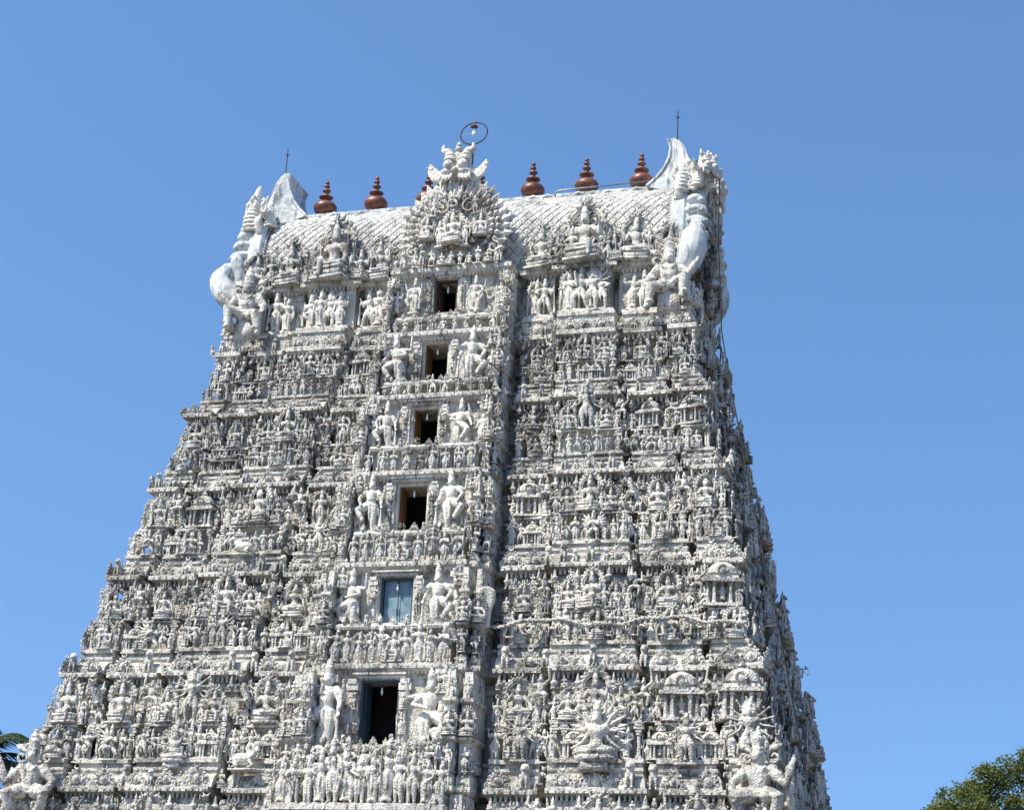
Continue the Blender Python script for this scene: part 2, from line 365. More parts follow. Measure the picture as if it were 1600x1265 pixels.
# fan-armed figures
def fan(key, n, seated=False, r0=.2, r1=.34, heads=1):
    b = MB(); e = MB(); z = -.17 if seated else 0
    torso(b, z)
    if seated:
        for q in (-1, 1):
            b.tube([(q*.05, 0, .26), (q*.2, -.07, .23), (q*.05, -.14, .22), (-q*.04, -.15, .22)], [.06, .055, .04, .025], 8)
    else:
        leg(b, -1, (-.09, -.02, .26), (-.07, 0, .04)); leg(b, 1, (.09, -.05, .26), (.09, 0, .04)); sash(b)
    head(b, (0, -.01, .775+z))
    for k in range(1, heads):
        for q in (-1, 1): head(b, (q*.075*k, .01, .775+z-.01*k), .85)
    for i in range(n):
        a = rad(-35+118*i/(n-1))
        for q in (-1, 1):
            ee = (q*math.cos(a)*r0, .02, .63+z+math.sin(a)*r0); hh = (q*math.cos(a)*r1, -.03, .63+z+math.sin(a)*r1)
            b.tube([(q*.07, .01, .65+z), ee, hh], [.03, .022, .016], 6); b.ell(hh, (.024, .02, .024), nu=6, nv=4)
    b.tube([(0, .03, .4+z), (0, .03, .7+z)], [.07, .07], 6)
    if seated:
        e.box((0, 0, .06), (.34, .26, .12), tap=.85); e.lathe([(.2, .10), (.25, .14), (.22, .19)], n=14, sy=.7)
        for i in range(14):
            t = 2*math.pi*i/14; e.petal((.19*math.cos(t), .13*math.sin(t), .10), (.27*math.cos(t), .19*math.sin(t), .19), .035, .02, nrm=(math.cos(t), math.sin(t), 0))
    else: pedestal(e, .06, .32, .22)
    lib(key, b, .0145, e)
fan('fan_a', 5); fan('fan_b', 6, r1=.38, heads=2); fan('fan_seat', 4, True)
# seated figures
def seat(key, mode=0, arms=None, crown='kirita', hal=True, vox=.0145):
    b = MB(); e = MB(); z = -.20; torso(b, z); head(b, (0, -.01, .575), 1.0, crown)
    if mode == 0:
        for q in (-1, 1): b.tube([(q*.05, 0, .24), (q*.19, -.07, .20), (q*.06, -.14, .19), (-q*.04, -.15, .20)], [.06, .052, .038, .022], 8)
    elif mode == 1:
        b.tube([(-.05, 0, .24), (-.19, -.07, .21), (-.05, -.13, .20), (.04, -.14, .2)], [.06, .05, .036, .022], 8)
        b.tube([(.05, 0, .25), (.10, -.16, .23), (.10, -.16, .06)], [.056, .045, .026], 8); b.tube([(.1, -.15, .05), (.11, -.22, .045)], [.025, .02], 6)
    else:
        for q in (-1, 1):
            b.tube([(q*.05, 0, .25), (q*.13, -.16, .24), (q*.11, -.17, .06)], [.058, .047, .026], 8); b.tube([(q*.11, -.16, .05), (q*.12, -.23, .045)], [.025, .02], 6)
    for q, el, ha, pr in (arms or [(*FR, None), (*FL, None), (*UPR, 'disc'), (*UPL, 'conch')]):
        arm(b, q, (el[0], el[1], el[2]+z), (ha[0], ha[1], ha[2]+z), z, 0, 1, False, pr if pr not in ('club', 'staff') else None)
    b.tube([(0, .03, .22), (0, .03, .5)], [.08, .08], 6)
    e.box((0, .0, .02), (.46, .34, .04)); e.box((0, 0, .085), (.36, .26, .10), tap=1.1); e.box((0, 0, .155), (.42, .30, .045))
    if hal: halo(e, .55, .23, 13, 220)
    lib(key, b, vox, e)
seat('seat_a', 0); seat('seat_b', 1, [(*FR, None), (*DL, None), (*UPR, 'lotus'), (*UPL, 'lotus')])
seat('seat_c', 2, [(*DR, None), (*FL, None)], 'bun', hal=False); seat('seat_d', 0, [(*FR, None), (*FL, None)], 'bun', hal=False)
seat('seat_e', 1, crown='flame'); seat('seat_f', 2, [(*DR, None), (*FL, None), (*UPR, 'disc')], hal=True); seat('seat_g', 0, [(1, (.2, -.04, .56), (.24, -.1, .44), None), (-1, (-.2, -.02, .58), (-.12, -.1, .70), None)], 'bun')
# bracket figure straining under a cornice
def atlas(key, vox=.0145, fingers=False, face=False, wide=1.):
    b = MB(); torso(b, -.12, belly=.03); head(b, (0, -.03, .66), 1.05, 'bun', face)
    for q in (-1, 1):
        leg(b, q, (q*.17*wide, -.10, .27), (q*.10*wide, -.02, .04), hip=(q*.05, 0, .33), r=1.1)
        arm(b, q, (q*.23*wide, -.02, .50 if q < 0 else .66), (q*.20*wide, -.02, .76 if q < 0 else .93), -.12, 0, 1.15, fingers)
    b.tube([(0, .04, .3), (0, .05, .6)], [.08, .07], 6)
    lib(key, b, vox)
atlas('atlas'); atlas('atlas_big', .010, True, True, 1.1)
b = MB(); torso(b, -.12, belly=.02, s=1.12); head(b, (0, -.03, .67), 1.12, 'kirita', True)
leg(b, -1, (-.20, -.12, .30), (-.12, -.02, .04), hip=(-.05, 0, .33), r=1.2); leg(b, 1, (.20, -.12, .30), (.12, -.02, .04), hip=(.05, 0, .33), r=1.2)
arm(b, 1, (.25, -.05, .40), (.31, -.06, .60), -.12, 0, 1.25, True); arm(b, -1, (-.24, -.03, .42), (-.20, -.12, .30), -.12, 0, 1.25, True)
b.tube([(0, .04, .3), (0, .05, .6)], [.10, .09], 6)
for j in range(9):
    t = rad(200+140*j/8); b.ell((.075*math.cos(t), -.075, .60+.085*math.sin(t)), .013, nu=6, nv=4)
e = MB()
for q in (-1, 1):
    e.spiral((q*.13, .02, .66), .075, 1.3, q, .018); e.petal((q*.07, .03, .72), (q*.22, .03, .78), .05, .02)
lib('giant', b, .0105, e)
# big seated corner attendant with one leg hanging
b = MB(); torso(b, -.10, belly=.03, s=1.2); head(b, (0, -.02, .68), 1.3, 'kirita', True)
b.tube([(.05, 0, .35), (.20, -.13, .39), (.17, -.15, .16)], [.085, .07, .042], 9); b.tube([(.17, -.14, .15), (.18, -.22, .135)], [.036, .028], 7)
b.tube([(-.05, 0, .34), (-.18, -.13, .30), (-.22, -.13, .06)], [.085, .07, .042], 9); b.tube([(-.22, -.12, .05), (-.235, -.20, .035)], [.036, .028], 7)
arm(b, 1, (.23, -.04, .47), (.31, -.06, .60), -.10, 0, 1.4, True); arm(b, -1, (-.22, -.02, .45), (-.24, -.10, .36), -.10, 0, 1.4, True)
b.tube([(0, .04, .3), (0, .05, .6)], [.11, .1], 6)
for j in range(9):
    t = rad(200+140*j/8); b.ell((.09*math.cos(t), -.085, .62+.09*math.sin(t)), .015, nu=6, nv=4)
for q in (-1, 1):
    for zz, xx in ((.42, .205), (.50, .19)): b.ell((q*xx*.9, -.02, zz+.02), (.055, .05, .014), nu=8, nv=4)
    b.lathe([(.05, 0), (.058, .014), (.05, .028)], (q*.19, -.14, .10 if q < 0 else .2), 8)
e = MB()
for q in (-1, 1):
    e.spiral((q*.14, .03, .68), .085, 1.3, q, .020); e.ell((q*.13, .05, .68), (.08, .02, .08)); e.petal((q*.08, .03, .74), (q*.24, .03, .82), .06, .02)
e.box((0, .06, .15), (.26, .2, .28), tap=.9)
lib('corner_seat', b, .0105, e)
# animals
b = MB()                                                       # seated lion
b.tube([(0, .16, .18), (0, .08, .3), (0, -.02, .50), (0, -.05, .62)], [.14, .16, .15, .12], 9)
b.ell((0, -.09, .74), (.13, .12, .13)); b.ell((0, -.20, .70), (.07, .07, .06)); b.ell((0, -.04, .74), (.18, .09, .19))
for q in (-1, 1):
    b.tube([(q*.09, -.08, .5), (q*.10, -.14, .25), (q*.10, -.13, .05)], [.07, .05, .04], 7); b.ell((q*.1, -.17, .035), (.05, .07, .035))
    b.tube([(q*.12, .12, .2), (q*.17, -.02, .24), (q*.16, .04, .05)], [.09, .07, .04], 7); b.ell((q*.16, -.02, .035), (.045, .08, .035))
    b.ell((q*.055, -.175, .79), .03, nu=6, nv=4); b.tube([(q*.09, -.05, .84), (q*.12, -.05, .93)], [.04, .01], 5)
b.tube([(0, .25, .1), (.1, .27, .3), (.06, .22, .5)], [.03, .025, .035], 6)
lib('lion', b, .019)
b = MB()                                                       # reclining bull seen from the side
b.tube([(.36, 0, .28), (.2, 0, .32), (-.05, 0, .32), (-.25, 0, .36)], [.13, .19, .19, .15], 10); b.ell((-.14, 0, .50), (.09, .07, .09))
b.tube([(-.25, 0, .40), (-.36, -.02, .58), (-.42, -.08, .62)], [.12, .09, .08], 8); b.tube([(-.40, -.06, .63), (-.48, -.16, .52)], [.08, .045], 8)
for q in (-1, 1):
    b.tube([(-.40, -.04+q*.05, .68), (-.43, -.04+q*.1, .80)], [.025, .008], 5); b.tube([(-.36, -.02+q*.06, .62), (-.33, -.02+q*.14, .60)], [.03, .012], 5)
    b.tube([(-.22, q*.12, .25), (-.36, q*.16, .12), (-.18, q*.18, .06)], [.06, .045, .03], 6)
    b.tube([(.28, q*.12, .2), (.14, q*.2, .12), (.32, q*.22, .06)], [.08, .05, .03], 6)
b.tube([(.46, 0, .32), (.50, .02, .18), (.44, -.05, .08)], [.025, .018, .03], 5)
e = MB(); e.box((-.02, 0, .0), (.9, .42, .06)); lib('bull', b, .024, e)
b = MB()                                                       # rearing yali
b.tube([(.14, .05, .16), (.10, .02, .34), (.02, 0, .54), (-.03, -.02, .68)], [.11, .10, .12, .09], 8)
b.ell((-.05, -.06, .80), (.10, .10, .09)); b.tube([(-.06, -.12, .78), (-.10, -.22, .84), (-.10, -.2, .72)], [.05, .04, .02], 6)
for q in (-1, 1):
    b.tube([(q*.06, -.03, .62), (q*.12, -.18, .58), (q*.13, -.16, .46)], [.045, .035, .03], 6)
    b.tube([(.12+q*.03, .0, .2), (.1+q*.12, -.12, .22), (.1+q*.13, -.04, .05)], [.075, .05, .035], 6)
    b.tube([(-.04+q*.05, -.04, .86), (-.04+q*.13, -.02, .96)], [.03, .008], 5); b.ell((-.05+q*.045, -.13, .84), .03, nu=6, nv=4)
b.tube([(.2, .08, .12), (.27, .05, .35), (.2, .05, .5)], [.025, .022, .035], 5)
lib('yali', b, .018)
b = MB()                                                       # winged kneeling bird-man
torso(b, -.15); head(b, (0, -.02, .625), 1.05)
leg(b, -1, (-.14, -.12, .25), (-.1, -.02, .04), hip=(-.05, 0, .3)); leg(b, 1, (.16, -.05, .12), (.08, .06, .04), hip=(.05, 0, .3))
for q in (-1, 1): arm(b, q, (q*.15, -.04, .40), (q*.03, -.12, .46), -.15)
e = MB()
for q in (-1, 1):
    for k in range(6):
        a = rad(70-k*24); e.petal((q*.08, .04, .5), (q*(.1+.30*math.cos(a)), .05, .5+.34*math.sin(a)), .05, .03)
pedestal(e, .05, .36, .26); lib('garuda', b, .0145, e)
# ornaments without limbs
def raw(key, b): LIB[key] = b
e = MB(); e.arc((0, 0, .30), .24, -25, 205, .05, 14, sides=5); e.ell((0, .01, .30), (.2, .05, .2), nu=10, nv=4)    # kudu arch
for i in range(9):
    t = rad(-20+220*i/8); e.petal((math.cos(t)*.26, .0, .30+math.sin(t)*.26), (math.cos(t)*.40, .0, .30+math.sin(t)*.40), .07, .04)
for q in (-1, 1):
    e.spiral((q*.36, 0, .13), .13, 1.3, -q, .035, a0=90); e.ell((q*.36, .02, .13), (.07, .03, .07), nu=6, nv=4)
    e.tube([(q*.04, -.03, .66), (q*.1, -.03, .74), (q*.06, -.02, .84)], [.035, .025, .006], 5)
e.ell((0, -.03, .66), (.08, .06, .07), nu=7, nv=4); e.ell((0, -.06, .30), (.09, .07, .11), nu=8, nv=5); e.box((0, .03, .03), (.95, .1, .06)); raw('kudu', e)
e = MB(); e.lathe([(.14, 0), (.2, .03), (.11, .08), (.10, .14), (.24, .26), (.26, .36), (.17, .46), (.09, .52), (.15, .60), (.07, .66), (.11, .74), (.05, .82), (.01, 1.0)], n=10); raw('pot', e)
e = MB(); e.box((0, 0, .03), (.2, .16, .06)); e.box((0, 0, .09), (.15, .13, .06)); e.lathe([(.06, .12), (.055, .2), (.05, .62), (.05, .66), (.085, .70), (.085, .74), (.05, .77)], n=8); e.box((0, 0, .80), (.17, .15, .06)); e.box((0, 0, .9), (.28, .17, .09)); e.box((0, 0, .97), (.2, .2, .06)); raw('pilaster', e)
e = MB(); e.box((0, .05, .03), (.8, .4, .06))                     # pillared shrine niche
for q in (-1, 1): e.lathe([(.055, .06), (.04, .12), (.035, .42), (.06, .46), (.045, .5)], (q*.3, -.08, 0), 7); e.lathe([(.055, .06), (.04, .12), (.035, .42), (.06, .46), (.045, .5)], (q*.17, -.1, 0), 6)
e.box((0, .03, .54), (.86, .42, .07)); e.box((0, .04, .61), (.7, .34, .08), tap=.9); e.lathe([(.26, .64), (.33, .70), (.30, .82), (.18, .92), (.06, .96), (.09, .99), (.01, 1.1)], (0, .04, 0), 12, sy=.6)
e.arc((0, -.17, .75), .1, -20, 200, .025, 9); e.ell((0, -.15, .75), (.08, .03, .08)); e.box((0, .14, .3), (.6, .06, .5)); n_ = MB(); torso(n_, -.20); head(n_, (0, -.01, .575)); n_ = remesh(n_, .03)
e.join(n_, Matrix.Translation((0, -.0, -.02)) @ Matrix.Scale(.75, 4)); raw('shrine', e)
e = MB()                                                        # fan plume plaque (peacock-like wheel)
for k, (rr, n) in enumerate(((.46, 17), (.34, 13), (.22, 9))):
    for i in range(n):
        t = rad(-30+240*i/(n-1)); e.petal((math.cos(t)*rr*.4, .03-.03*k, .45+math.sin(t)*rr*.4), (math.cos(t)*rr, .0-.03*k, .45+math.sin(t)*rr), .05, .03)
e.ell((0, -.06, .45), (.12, .07, .14)); e.tube([(0, -.04, .3), (0, -.02, .05)], [.1, .16], 8); e.box((0, 0, .03), (.5, .24, .06)); raw('plume', e)
e = MB(); e.petal((0, 0, 0), (0, 0, 1), .34, .2); e.ell((0, -.1, .3), (.16, .12, .2), nu=6, nv=4); raw('leaf', e)
def clutter(seed):
    rs = random.Random(seed); e = MB()
    for i in range(9):
        x, z = rs.uniform(-.42, .42), rs.uniform(.08, .85); k = rs.random()
        if k < .4: e.spiral((x, 0, z), rs.uniform(.08, .16), 1.3, rs.choice((-1, 1)), .03, a0=rs.uniform(0, 360), n=10)
        elif k < .75:
            a = rs.uniform(0, 6.28); e.petal((x, 0, z), (x+.22*math.cos(a), -.02, z+.22*math.sin(a)), .07, .05)
        else: e.ell((x, 0, z), (.07, .06, .08), nu=6, nv=4)
    e.tube([(-.1, -.02, .15), (-.1, -.03, .5), (-.1, -.04, .62)], [.07, .08, .03], 6); e.ell((-.1, -.04, .68), (.06, .06, .07), nu=6, nv=4); e.tube([(-.1, -.03, .72), (-.1, -.03, .86)], [.05, .01], 5)
    e.tube([(-.1, -.04, .5), (-.28, -.06, .42), (-.2, -.1, .6)], [.035, .03, .02], 5); e.tube([(-.1, -.04, .5), (.08, -.06, .42), (.04, -.1, .62)], [.035, .03, .02], 5)
    return e
for i in range(3): raw('clutter_%d' % i, clutter(i+5))
LM = {}
def libmesh(key, mat):
    k = (key, mat)
    if k not in LM: LM[k] = LIB[key].mesh(key, [M[mat]], key not in ('pilaster', 'shrine', 'leaf', 'kudu', 'plume') and not key.startswith('clutter'))
    return LM[k]
# ------------------------------------------------------------------ the tower
Z = [33.742, 30.418, 27.269, 23.629, 19.539, 15.272, 10.613, 5.55]
def Wf(z): return 8.796 + .211*(40-z)
def Df(z): return .926 + .268*(40-z)
FACES = {'front': (lambda u, n, z: (u, -n, z), 0.), 'right': (lambda u, n, z: (n, u, z), math.pi/2),
         'back': (lambda u, n, z: (-u, n, z), math.pi), 'left': (lambda u, n, z: (-n, -u, z), -math.pi/2)}
tower = empty('temple_tower'); thing(tower, 'tall tapering whitewashed temple gate tower crowded with carved stucco figures', 'temple tower')
PL = []      # sculpture placements
def place(key, name, face, u, n, z, s, mat='fig', rz=0., mir=None, sx=1., sy=1., tier=None, jit=True):
    if mir is None: mir = R() < .5
    if face in ('right', 'left') and jit: n += U(.05, .32)
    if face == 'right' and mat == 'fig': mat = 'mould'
    if jit: s *= U(.90, 1.10); rz += U(-.28, .28); u += U(-.03, .03)
    fn, fr = FACES[face]
    T = Matrix.Translation(fn(u, n, z)) @ Matrix.Rotation(fr+rz, 4, 'Z') @ Matrix.Rotation(U(-.03, .03) if jit else 0, 4, 'Y') @ Matrix.Diagonal((s*sx*(-1 if mir else 1), s*sy, s, 1))
    PL.append((key, name, face, T, s, mat, tier))
def sweep(mb, face, prof, u0, u1, nf, nb, m=0, e0=-1., e1=1.):
    """mould a profile [(offset, z)] round the front and both ends of a projecting block"""
    fn, _ = FACES[face]; v = []; f = []
    for o, z in prof: v += [fn(u0+e0*o, nb, z), fn(u0+e0*o, nf+o, z), fn(u1+e1*o, nf+o, z), fn(u1+e1*o, nb, z)]
    for i in range(len(prof)-1):
        for j in range(3): f.append((i*4+j, i*4+j+1, i*4+5+j, i*4+4+j))
    k = (len(prof)-1)*4; f += [(3, 2, 1, 0), (k, k+1, k+2, k+3)]
    mb.add(v, f, m)
def fbox(mb, face, u, n, z, du, dn, dz, m=0, tap=1.):
    fn, fr = FACES[face]; x, y, zz = fn(u, n, z)
    mb.box((x, y, zz), (du, dn, dz) if face in ('front', 'back') else (dn, du, dz), m, tap=tap)
def dentils(mb, face, u0, u1, n, z, h=.2, w=.085, gap=.10, d=.22, ends=True):
    k = max(2, int((u1-u0)/(w+gap)))
    for i in range(k):
        u = u0 + (u1-u0)*(i+.5)/k; fbox(mb, face, u, n-d/2, z-h/2, w, d, h)
def beads(mb, face, u0, u1, n, z, step=.26, s=.06):
    k = max(2, int((u1-u0)/step))
    for i in range(k): fbox(mb, face, u0+(u1-u0)*(i+.5)/k, n+.012, z, s, .05, s)
STAND = ['stand_a', 'stand_b', 'stand_c', 'stand_d', 'stand_e', 'stand_f']+EXTRA
SEAT = ['seat_a', 'seat_b', 'seat_e', 'seat_f', 'seat_g']
def TOT(z): return 2.68+.046*(34-z)
def segs(face, half, bay):
    if face in ('front', 'back'): t = [(.02, .20, -.30, 's4'), (.235, .565, .08, 's3'), (.60, .81, -.20, 's2'), (.845, 1.0, 0, 's1')]
    else: t = [(.06, .42, .22, 's3'), (.62, 1.0, 0, 's1')]
    out = []
    for sg in (-1, 1):
        for a, b_, p, n in t:
            x0, x1 = bay+(half-bay)*a, bay+(half-bay)*b_
            k_ = .78 if face in ('front', 'back') else 1.2
            ei = sg*(a*k_-.03); eo = sg*(1. if b_ == 1 else b_*k_+.03)       # both ends lean inwards with the batter
            out.append((min(sg*x0, sg*x1), max(sg*x0, sg*x1), p, n, sg, ei if sg > 0 else eo, eo if sg > 0 else ei, sg*(a+b_)/2*k_))
    return out
TIER = []
def make_tier(k):
    zb, zt = Z[k+1], Z[k]; h = zt-zb; a = h/4.3; mb = MB(); top = (k == 0)
    dens_all = {'front': 1, 'right': 1, 'left': .5, 'back': 0}
    for face in FACES:
        H = Wf if face in ('front', 'back') else Df; N = Df if face in ('front', 'back') else Wf
        bay = (TOT(zb)+.15 if face in ('front', 'back') else 1.3*Df(zb)/7.0)
        hb = H(zb); nb = N(zb); dn = N(zb)-N(zt); nin = nb-3.2
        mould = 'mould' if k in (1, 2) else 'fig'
        def prof(zz0, h, a, dn):
            if top:
                return [(-.5, zb-.35), (0, zb-.14), (0, zb+.05), (-.15, zb+.06), (-.16, zb+.35), (-.30, zb+.38), (-.30, zb+.75), (-.22, zb+.78), (-.22, zb+.92), (-.45, zb+.95),
                        (-.45, zb+1.12), (-.95, zb+1.13), (-1.0, zt-.62), (-.93, zt-.55), (-.93, zt-.35), (-dn-.05, zt-.16), (-dn-.05, zt-.15)]
            return [(-.66, zb-.36), (-.16, zb-.19), (.12, zb-.15), (.12, zb+.02), (-.12, zb+.04), (-.14, zb+.14*a), (-.20, zb+.34*a), (-.34, zb+.50*a), (-.48, zb+.56*a), (-.42, zb+.66*a), (-.42, zb+.76*a),
                    (-.55, zb+.78*a), (-.55, zb+.90*a), (-.40, zb+.93*a), (-.40, zb+1.06*a), (-1.12, zb+1.07*a), (-1.12, zb+2.0*a), (-.86, zb+2.22*a), (-.70, zb+2.25*a), (-.70, zb+2.32*a),
                    (-.78, zb+2.38*a), (-.90, zb+2.40*a), (-1.50, zb+2.46*a), (-1.56, zb+3.55*a), (-1.44, zb+3.6*a), (-1.44, zb+3.78*a), (-1.60, zb+3.8*a), (-1.60, zt-.36), (-dn-.62, zt-.35)]
        # recessed core of this face
        cp = [(o-(.75 if top else 1.15), z) for o, z in prof(0, h, a, dn)]
        if face == 'front':
            sweep(mb, face, cp, -hb, -1.75, nb, 0, 0, -1., 0.); sweep(mb, face, cp, 1.75, hb, nb, 0, 0, 0., 1.)
        elif face == 'back': sweep(mb, face, cp, -hb, hb, nb, 0)
        for (u0, u1, pj, nm, sg, e0, e1, em) in segs(face, hb, bay):
            nf = nb+pj
            if nm == 's1' and face in ('left', 'right'): pass      # the corner block of the front or back already stands here
            else:
                deep = nb-3.2 if nm != 's1' else nb-(u1-u0)*.0-(Df(zb)-1.3*Df(zb)/7)*.38
                sweep(mb, face, prof(0, h, a, dn), u0, u1, nf, deep if face in ('front', 'back') else nb-2.6, 0, e0, e1)
            if face == 'back': continue
            dentils(mb, face, u0+.1, u1-.1, nf-.12, zb-.16, .24)
            beads(mb, face, u0, u1, nf+.12, zb-.065)
            if not top and R() < .4: dentils(mb, face, u0-.5*em+.15, u1-.5*em-.15, nf-.78, zb+2.22*a, .14*a, .07, .09, .15); beads(mb, face, u0-.42*em+.03, u1-.42*em-.03, nf-.70, zb+2.285*a, .2, .05)
            wseg = u1-u0; um = (u0+u1)/2; vis = 1 if (face != 'left' or u0 > 0) else 0
            if not vis: continue
            T = dict(face=face, tier=k)
            # lower cornice ornaments
            nk = 2 if wseg < 2.6 else 3
            for i in range(nk):
                uu = u0+wseg*(i+.5)/nk if nk == 3 else (um+(i-.5)*wseg*.52)
                place(random.choice(['kudu', 'kudu', 'kudu', 'lion']), 'horseshoe_ornament', u=uu, n=nf-.06, z=zb+.03, s=.92*min(1.1, a*1.05)*min(1, wseg/1.5), mat=mould, **T)
            if wseg > 1.2:
                for q in (-.25, .25): place(random.choice(['clutter_0', 'clutter_1', 'lion']), 'relief_scroll', u=um+q*wseg*.75, n=nf-.12, z=zb+.04, s=.62*a, mat=mould, **T)
            if top:
                # tall standing row below the roof
                u0, u1 = u0-.6*em-.1, u1-.6*em+.1; wseg = u1-u0; um = (u0+u1)/2
                cnt = max(1, round((wseg-.4)/.62))
                for i in range(cnt):
                    uu = u0+.42+(wseg-.84)*(i+.5)/cnt if cnt > 1 else um
                    if cnt >= 4 and i == cnt//2: place('fan_b', 'many_armed_statue', u=uu, n=nf-.62, z=zb+1.13, s=1.85, mat='fig', sx=1.1, **T)
                    else: place(random.choice(STAND), 'standing_statue', u=uu, n=nf-.64, z=zb+1.16, s=U(1.7, 2.0), mat='guard', **T)
                for i in range(cnt+1): place(random.choice(('clutter_0', 'clutter_1', 'clutter_2', 'kudu')), 'relief_scroll', u=u0+wseg*(i+.5)/(cnt+1), n=nf-.12, z=zb+.1, s=.55, mat=mould, **T)
                continue
            # lower figure row
            U0, U1 = u0, u1; u0, u1 = U0-.6*em-.22, U1-.6*em+.22; wseg = u1-u0; um = (u0+u1)/2
            zl = zb+1.07*a; sh = 1.16*a
            cnt = max(3, round((wseg-.3)/.44))
            mid = cnt//2
            for i in range(cnt):
                uu = u0+.28+(wseg-.56)*(i+.5)/cnt
                r_ = R()
                if i == mid and wseg > 1.6 and r_ < .75: place(random.choice(SEAT+['fan_seat', 'fan_a', 'garuda']), 'seated_statue', u=uu, n=nf-.5, z=zl, s=sh*1.28, mat=mould, **T)
                elif r_ < .60: place(random.choice(STAND), 'standing_statue', u=uu, n=nf-.62+U(0, .1), z=zl+.03, s=sh*U(.82, 1.15), mat=mould, **T)
                elif r_ < .74: place('pilaster', 'pilaster', u=uu, n=nf-.74, z=zl, s=sh, mat=mould, jit=False, **T)
                elif r_ < .86: place(random.choice(['dance_a', 'dance_b']), 'dancing_statue', u=uu, n=nf-.60, z=zl+.03, s=sh*.95, mat=mould, **T)
                elif r_ < .93: place('seat_c', 'seated_statue', u=uu, n=nf-.55, z=zl, s=sh*1.1, mat=mould, **T)
                else: place('shrine', 'shrine_niche', u=uu, n=nf-.62, z=zl, s=sh*.85, mat=mould, jit=False, **T)
            for uu in (u0+.48, u1-.48): place('pilaster', 'pilaster', u=uu, n=nf-.82, z=zl, s=sh, mat='wall', jit=False, **T)
            # merlons on the secondary cornice
            cm = max(3, int((wseg-.7)/.30))
            for i in range(cm): place('leaf', 'leaf_merlon', u=u0+.5+(wseg-1)*(i+.5)/cm, n=nf-.74, z=zb+2.3*a, s=.24*a, mat=mould, **T)
            u0, u1 = U0-1.0*em-.25, U1-1.0*em+.25; wseg = u1-u0; um = (u0+u1)/2
            # upper figure row: haloed seated figures with attendants
            zu = zb+2.38*a; su = 1.52*a
            if nm == 's3':
                key = random.choice(['seat_a', 'seat_b', 'seat_e', 'seat_a', 'fan_b', 'seat_b', 'seat_f'])
                place(key, {'plume': 'plume_plaque', 'fan_b': 'many_armed_statue'}.get(key, 'seated_statue'), u=um, n=nf-.80, z=zu, s=su*U(1.25, 1.5), mat=mould, **T)
                for q in (-1, 1):
                    place(random.choice(SEAT), 'seated_statue', u=um+q*.24*wseg, n=nf-.85, z=zu, s=su*.92, mat=mould, **T)
                    place(random.choice(STAND+['yali']), 'standing_statue', u=um+q*.13*wseg, n=nf-.75, z=zu, s=su*.62, mat=mould, **T)
                    place(random.choice(STAND), 'standing_statue', u=um+q*.36*wseg, n=nf-.82, z=zu, s=su*.62, mat=mould, **T)
                for q in (-.38, -.16, .16, .38): place('pot', 'pot_finial', u=um+q*wseg, n=nf-.98, z=zt-.80*a, s=.55*a, mat='wall', **T)
            else:
                key = random.choice(SEAT+['fan_seat', 'shrine', 'court', 'seat_b', 'seat_a'])
                place(key, {'plume': 'plume_plaque', 'shrine': 'shrine_niche'}.get(key, 'seated_statue'), u=um, n=nf-.85, z=zu, s=su*U(1.0, 1.25), mat=mould, **T)
                for q in (-1, 1):
                    if wseg > 1.25: place(random.choice(STAND+['garuda', 'seat_c']), 'standing_statue', u=um+q*.30*wseg, n=nf-.80, z=zu, s=su*.58, mat=mould, **T)
                    place(random.choice(['clutter_0', 'clutter_1', 'clutter_2']), 'relief_scroll', u=um+q*.24*wseg, n=nf-1.15, z=zu+su*.55, s=.75*a, mat=mould, **T)
                    if nm in ('s2', 's4'): place('pot', 'pot_finial', u=um+q*.32*wseg, n=nf-.98, z=zt-.78*a, s=.5*a, mat='wall', **T)
            for i in range(int(wseg/.26)):     # fill between haloes
                place(random.choice(['clutter_0', 'clutter_1', 'clutter_2', 'seat_c', 'stand_c', 'dance_b', 'seat_d']), 'relief_scroll', u=u0+.3+(wseg-.6)*R(), n=nf-1.12+U(0, .2), z=zu+U(.3, 1.15)*a, s=U(.38, .62)*a, mat=mould, **T)
        # recess figures between the blocks
        if face != 'back':
            ss = sorted(segs(face, hb, bay)); gaps = [((ss[i][1]+ss[i+1][0])/2, ss[i+1][0]-ss[i][1]) for i in range(len(ss)-1) if ss[i+1][0]-ss[i][1] < 3]
            for ug, wg in gaps:
                if face == 'left' and ug < 0: continue
                if not top:
                    ug0 = ug; lean = (1 if ug > 0 else -1)*.78*min(1, abs(ug)/hb)
                    place(random.choice(['atlas', 'atlas', 'yali']), 'bracket_figure', face, ug-lean*1.0, nb-.95, zt-1.42*a, 1.32*a, mould, tier=k)
                    place(random.choice(['court', 'seat_c', 'seat_b']), 'seated_statue', face, ug-lean*.9, nb-1.15, zb+2.35*a, 1.0*a, mould, tier=k)
                    place(random.choice(STAND), 'standing_statue', face, ug-lean*.6, nb-.80, zb+1.0*a, 1.12*a, mould, tier=k)
                    for q_ in (-.22, .22): place(random.choice(STAND+['clutter_1', 'clutter_2']), 'standing_statue', face, ug-lean*.6+q_, nb-.98, zb+1.05*a, .95*a, mould, tier=k)
                    for q_ in (-.2, .2): place(random.choice(['clutter_0', 'clutter_1', 'clutter_2', 'stand_c']), 'relief_scroll', face, ug-lean*.9+q_, nb-1.3, zb+U(2.4, 3.2)*a, .8*a, mould, tier=k)
                    place(random.choice(['lion', 'seat_d', 'yali']), 'relief_scroll', face, ug-lean*.1, nb-.40, zb+.02, .9*a, mould, tier=k)
                else: place(random.choice(STAND), 'standing_statue', face, ug, nb-1.4, zb+1.15, 1.4, 'fig', tier=k)
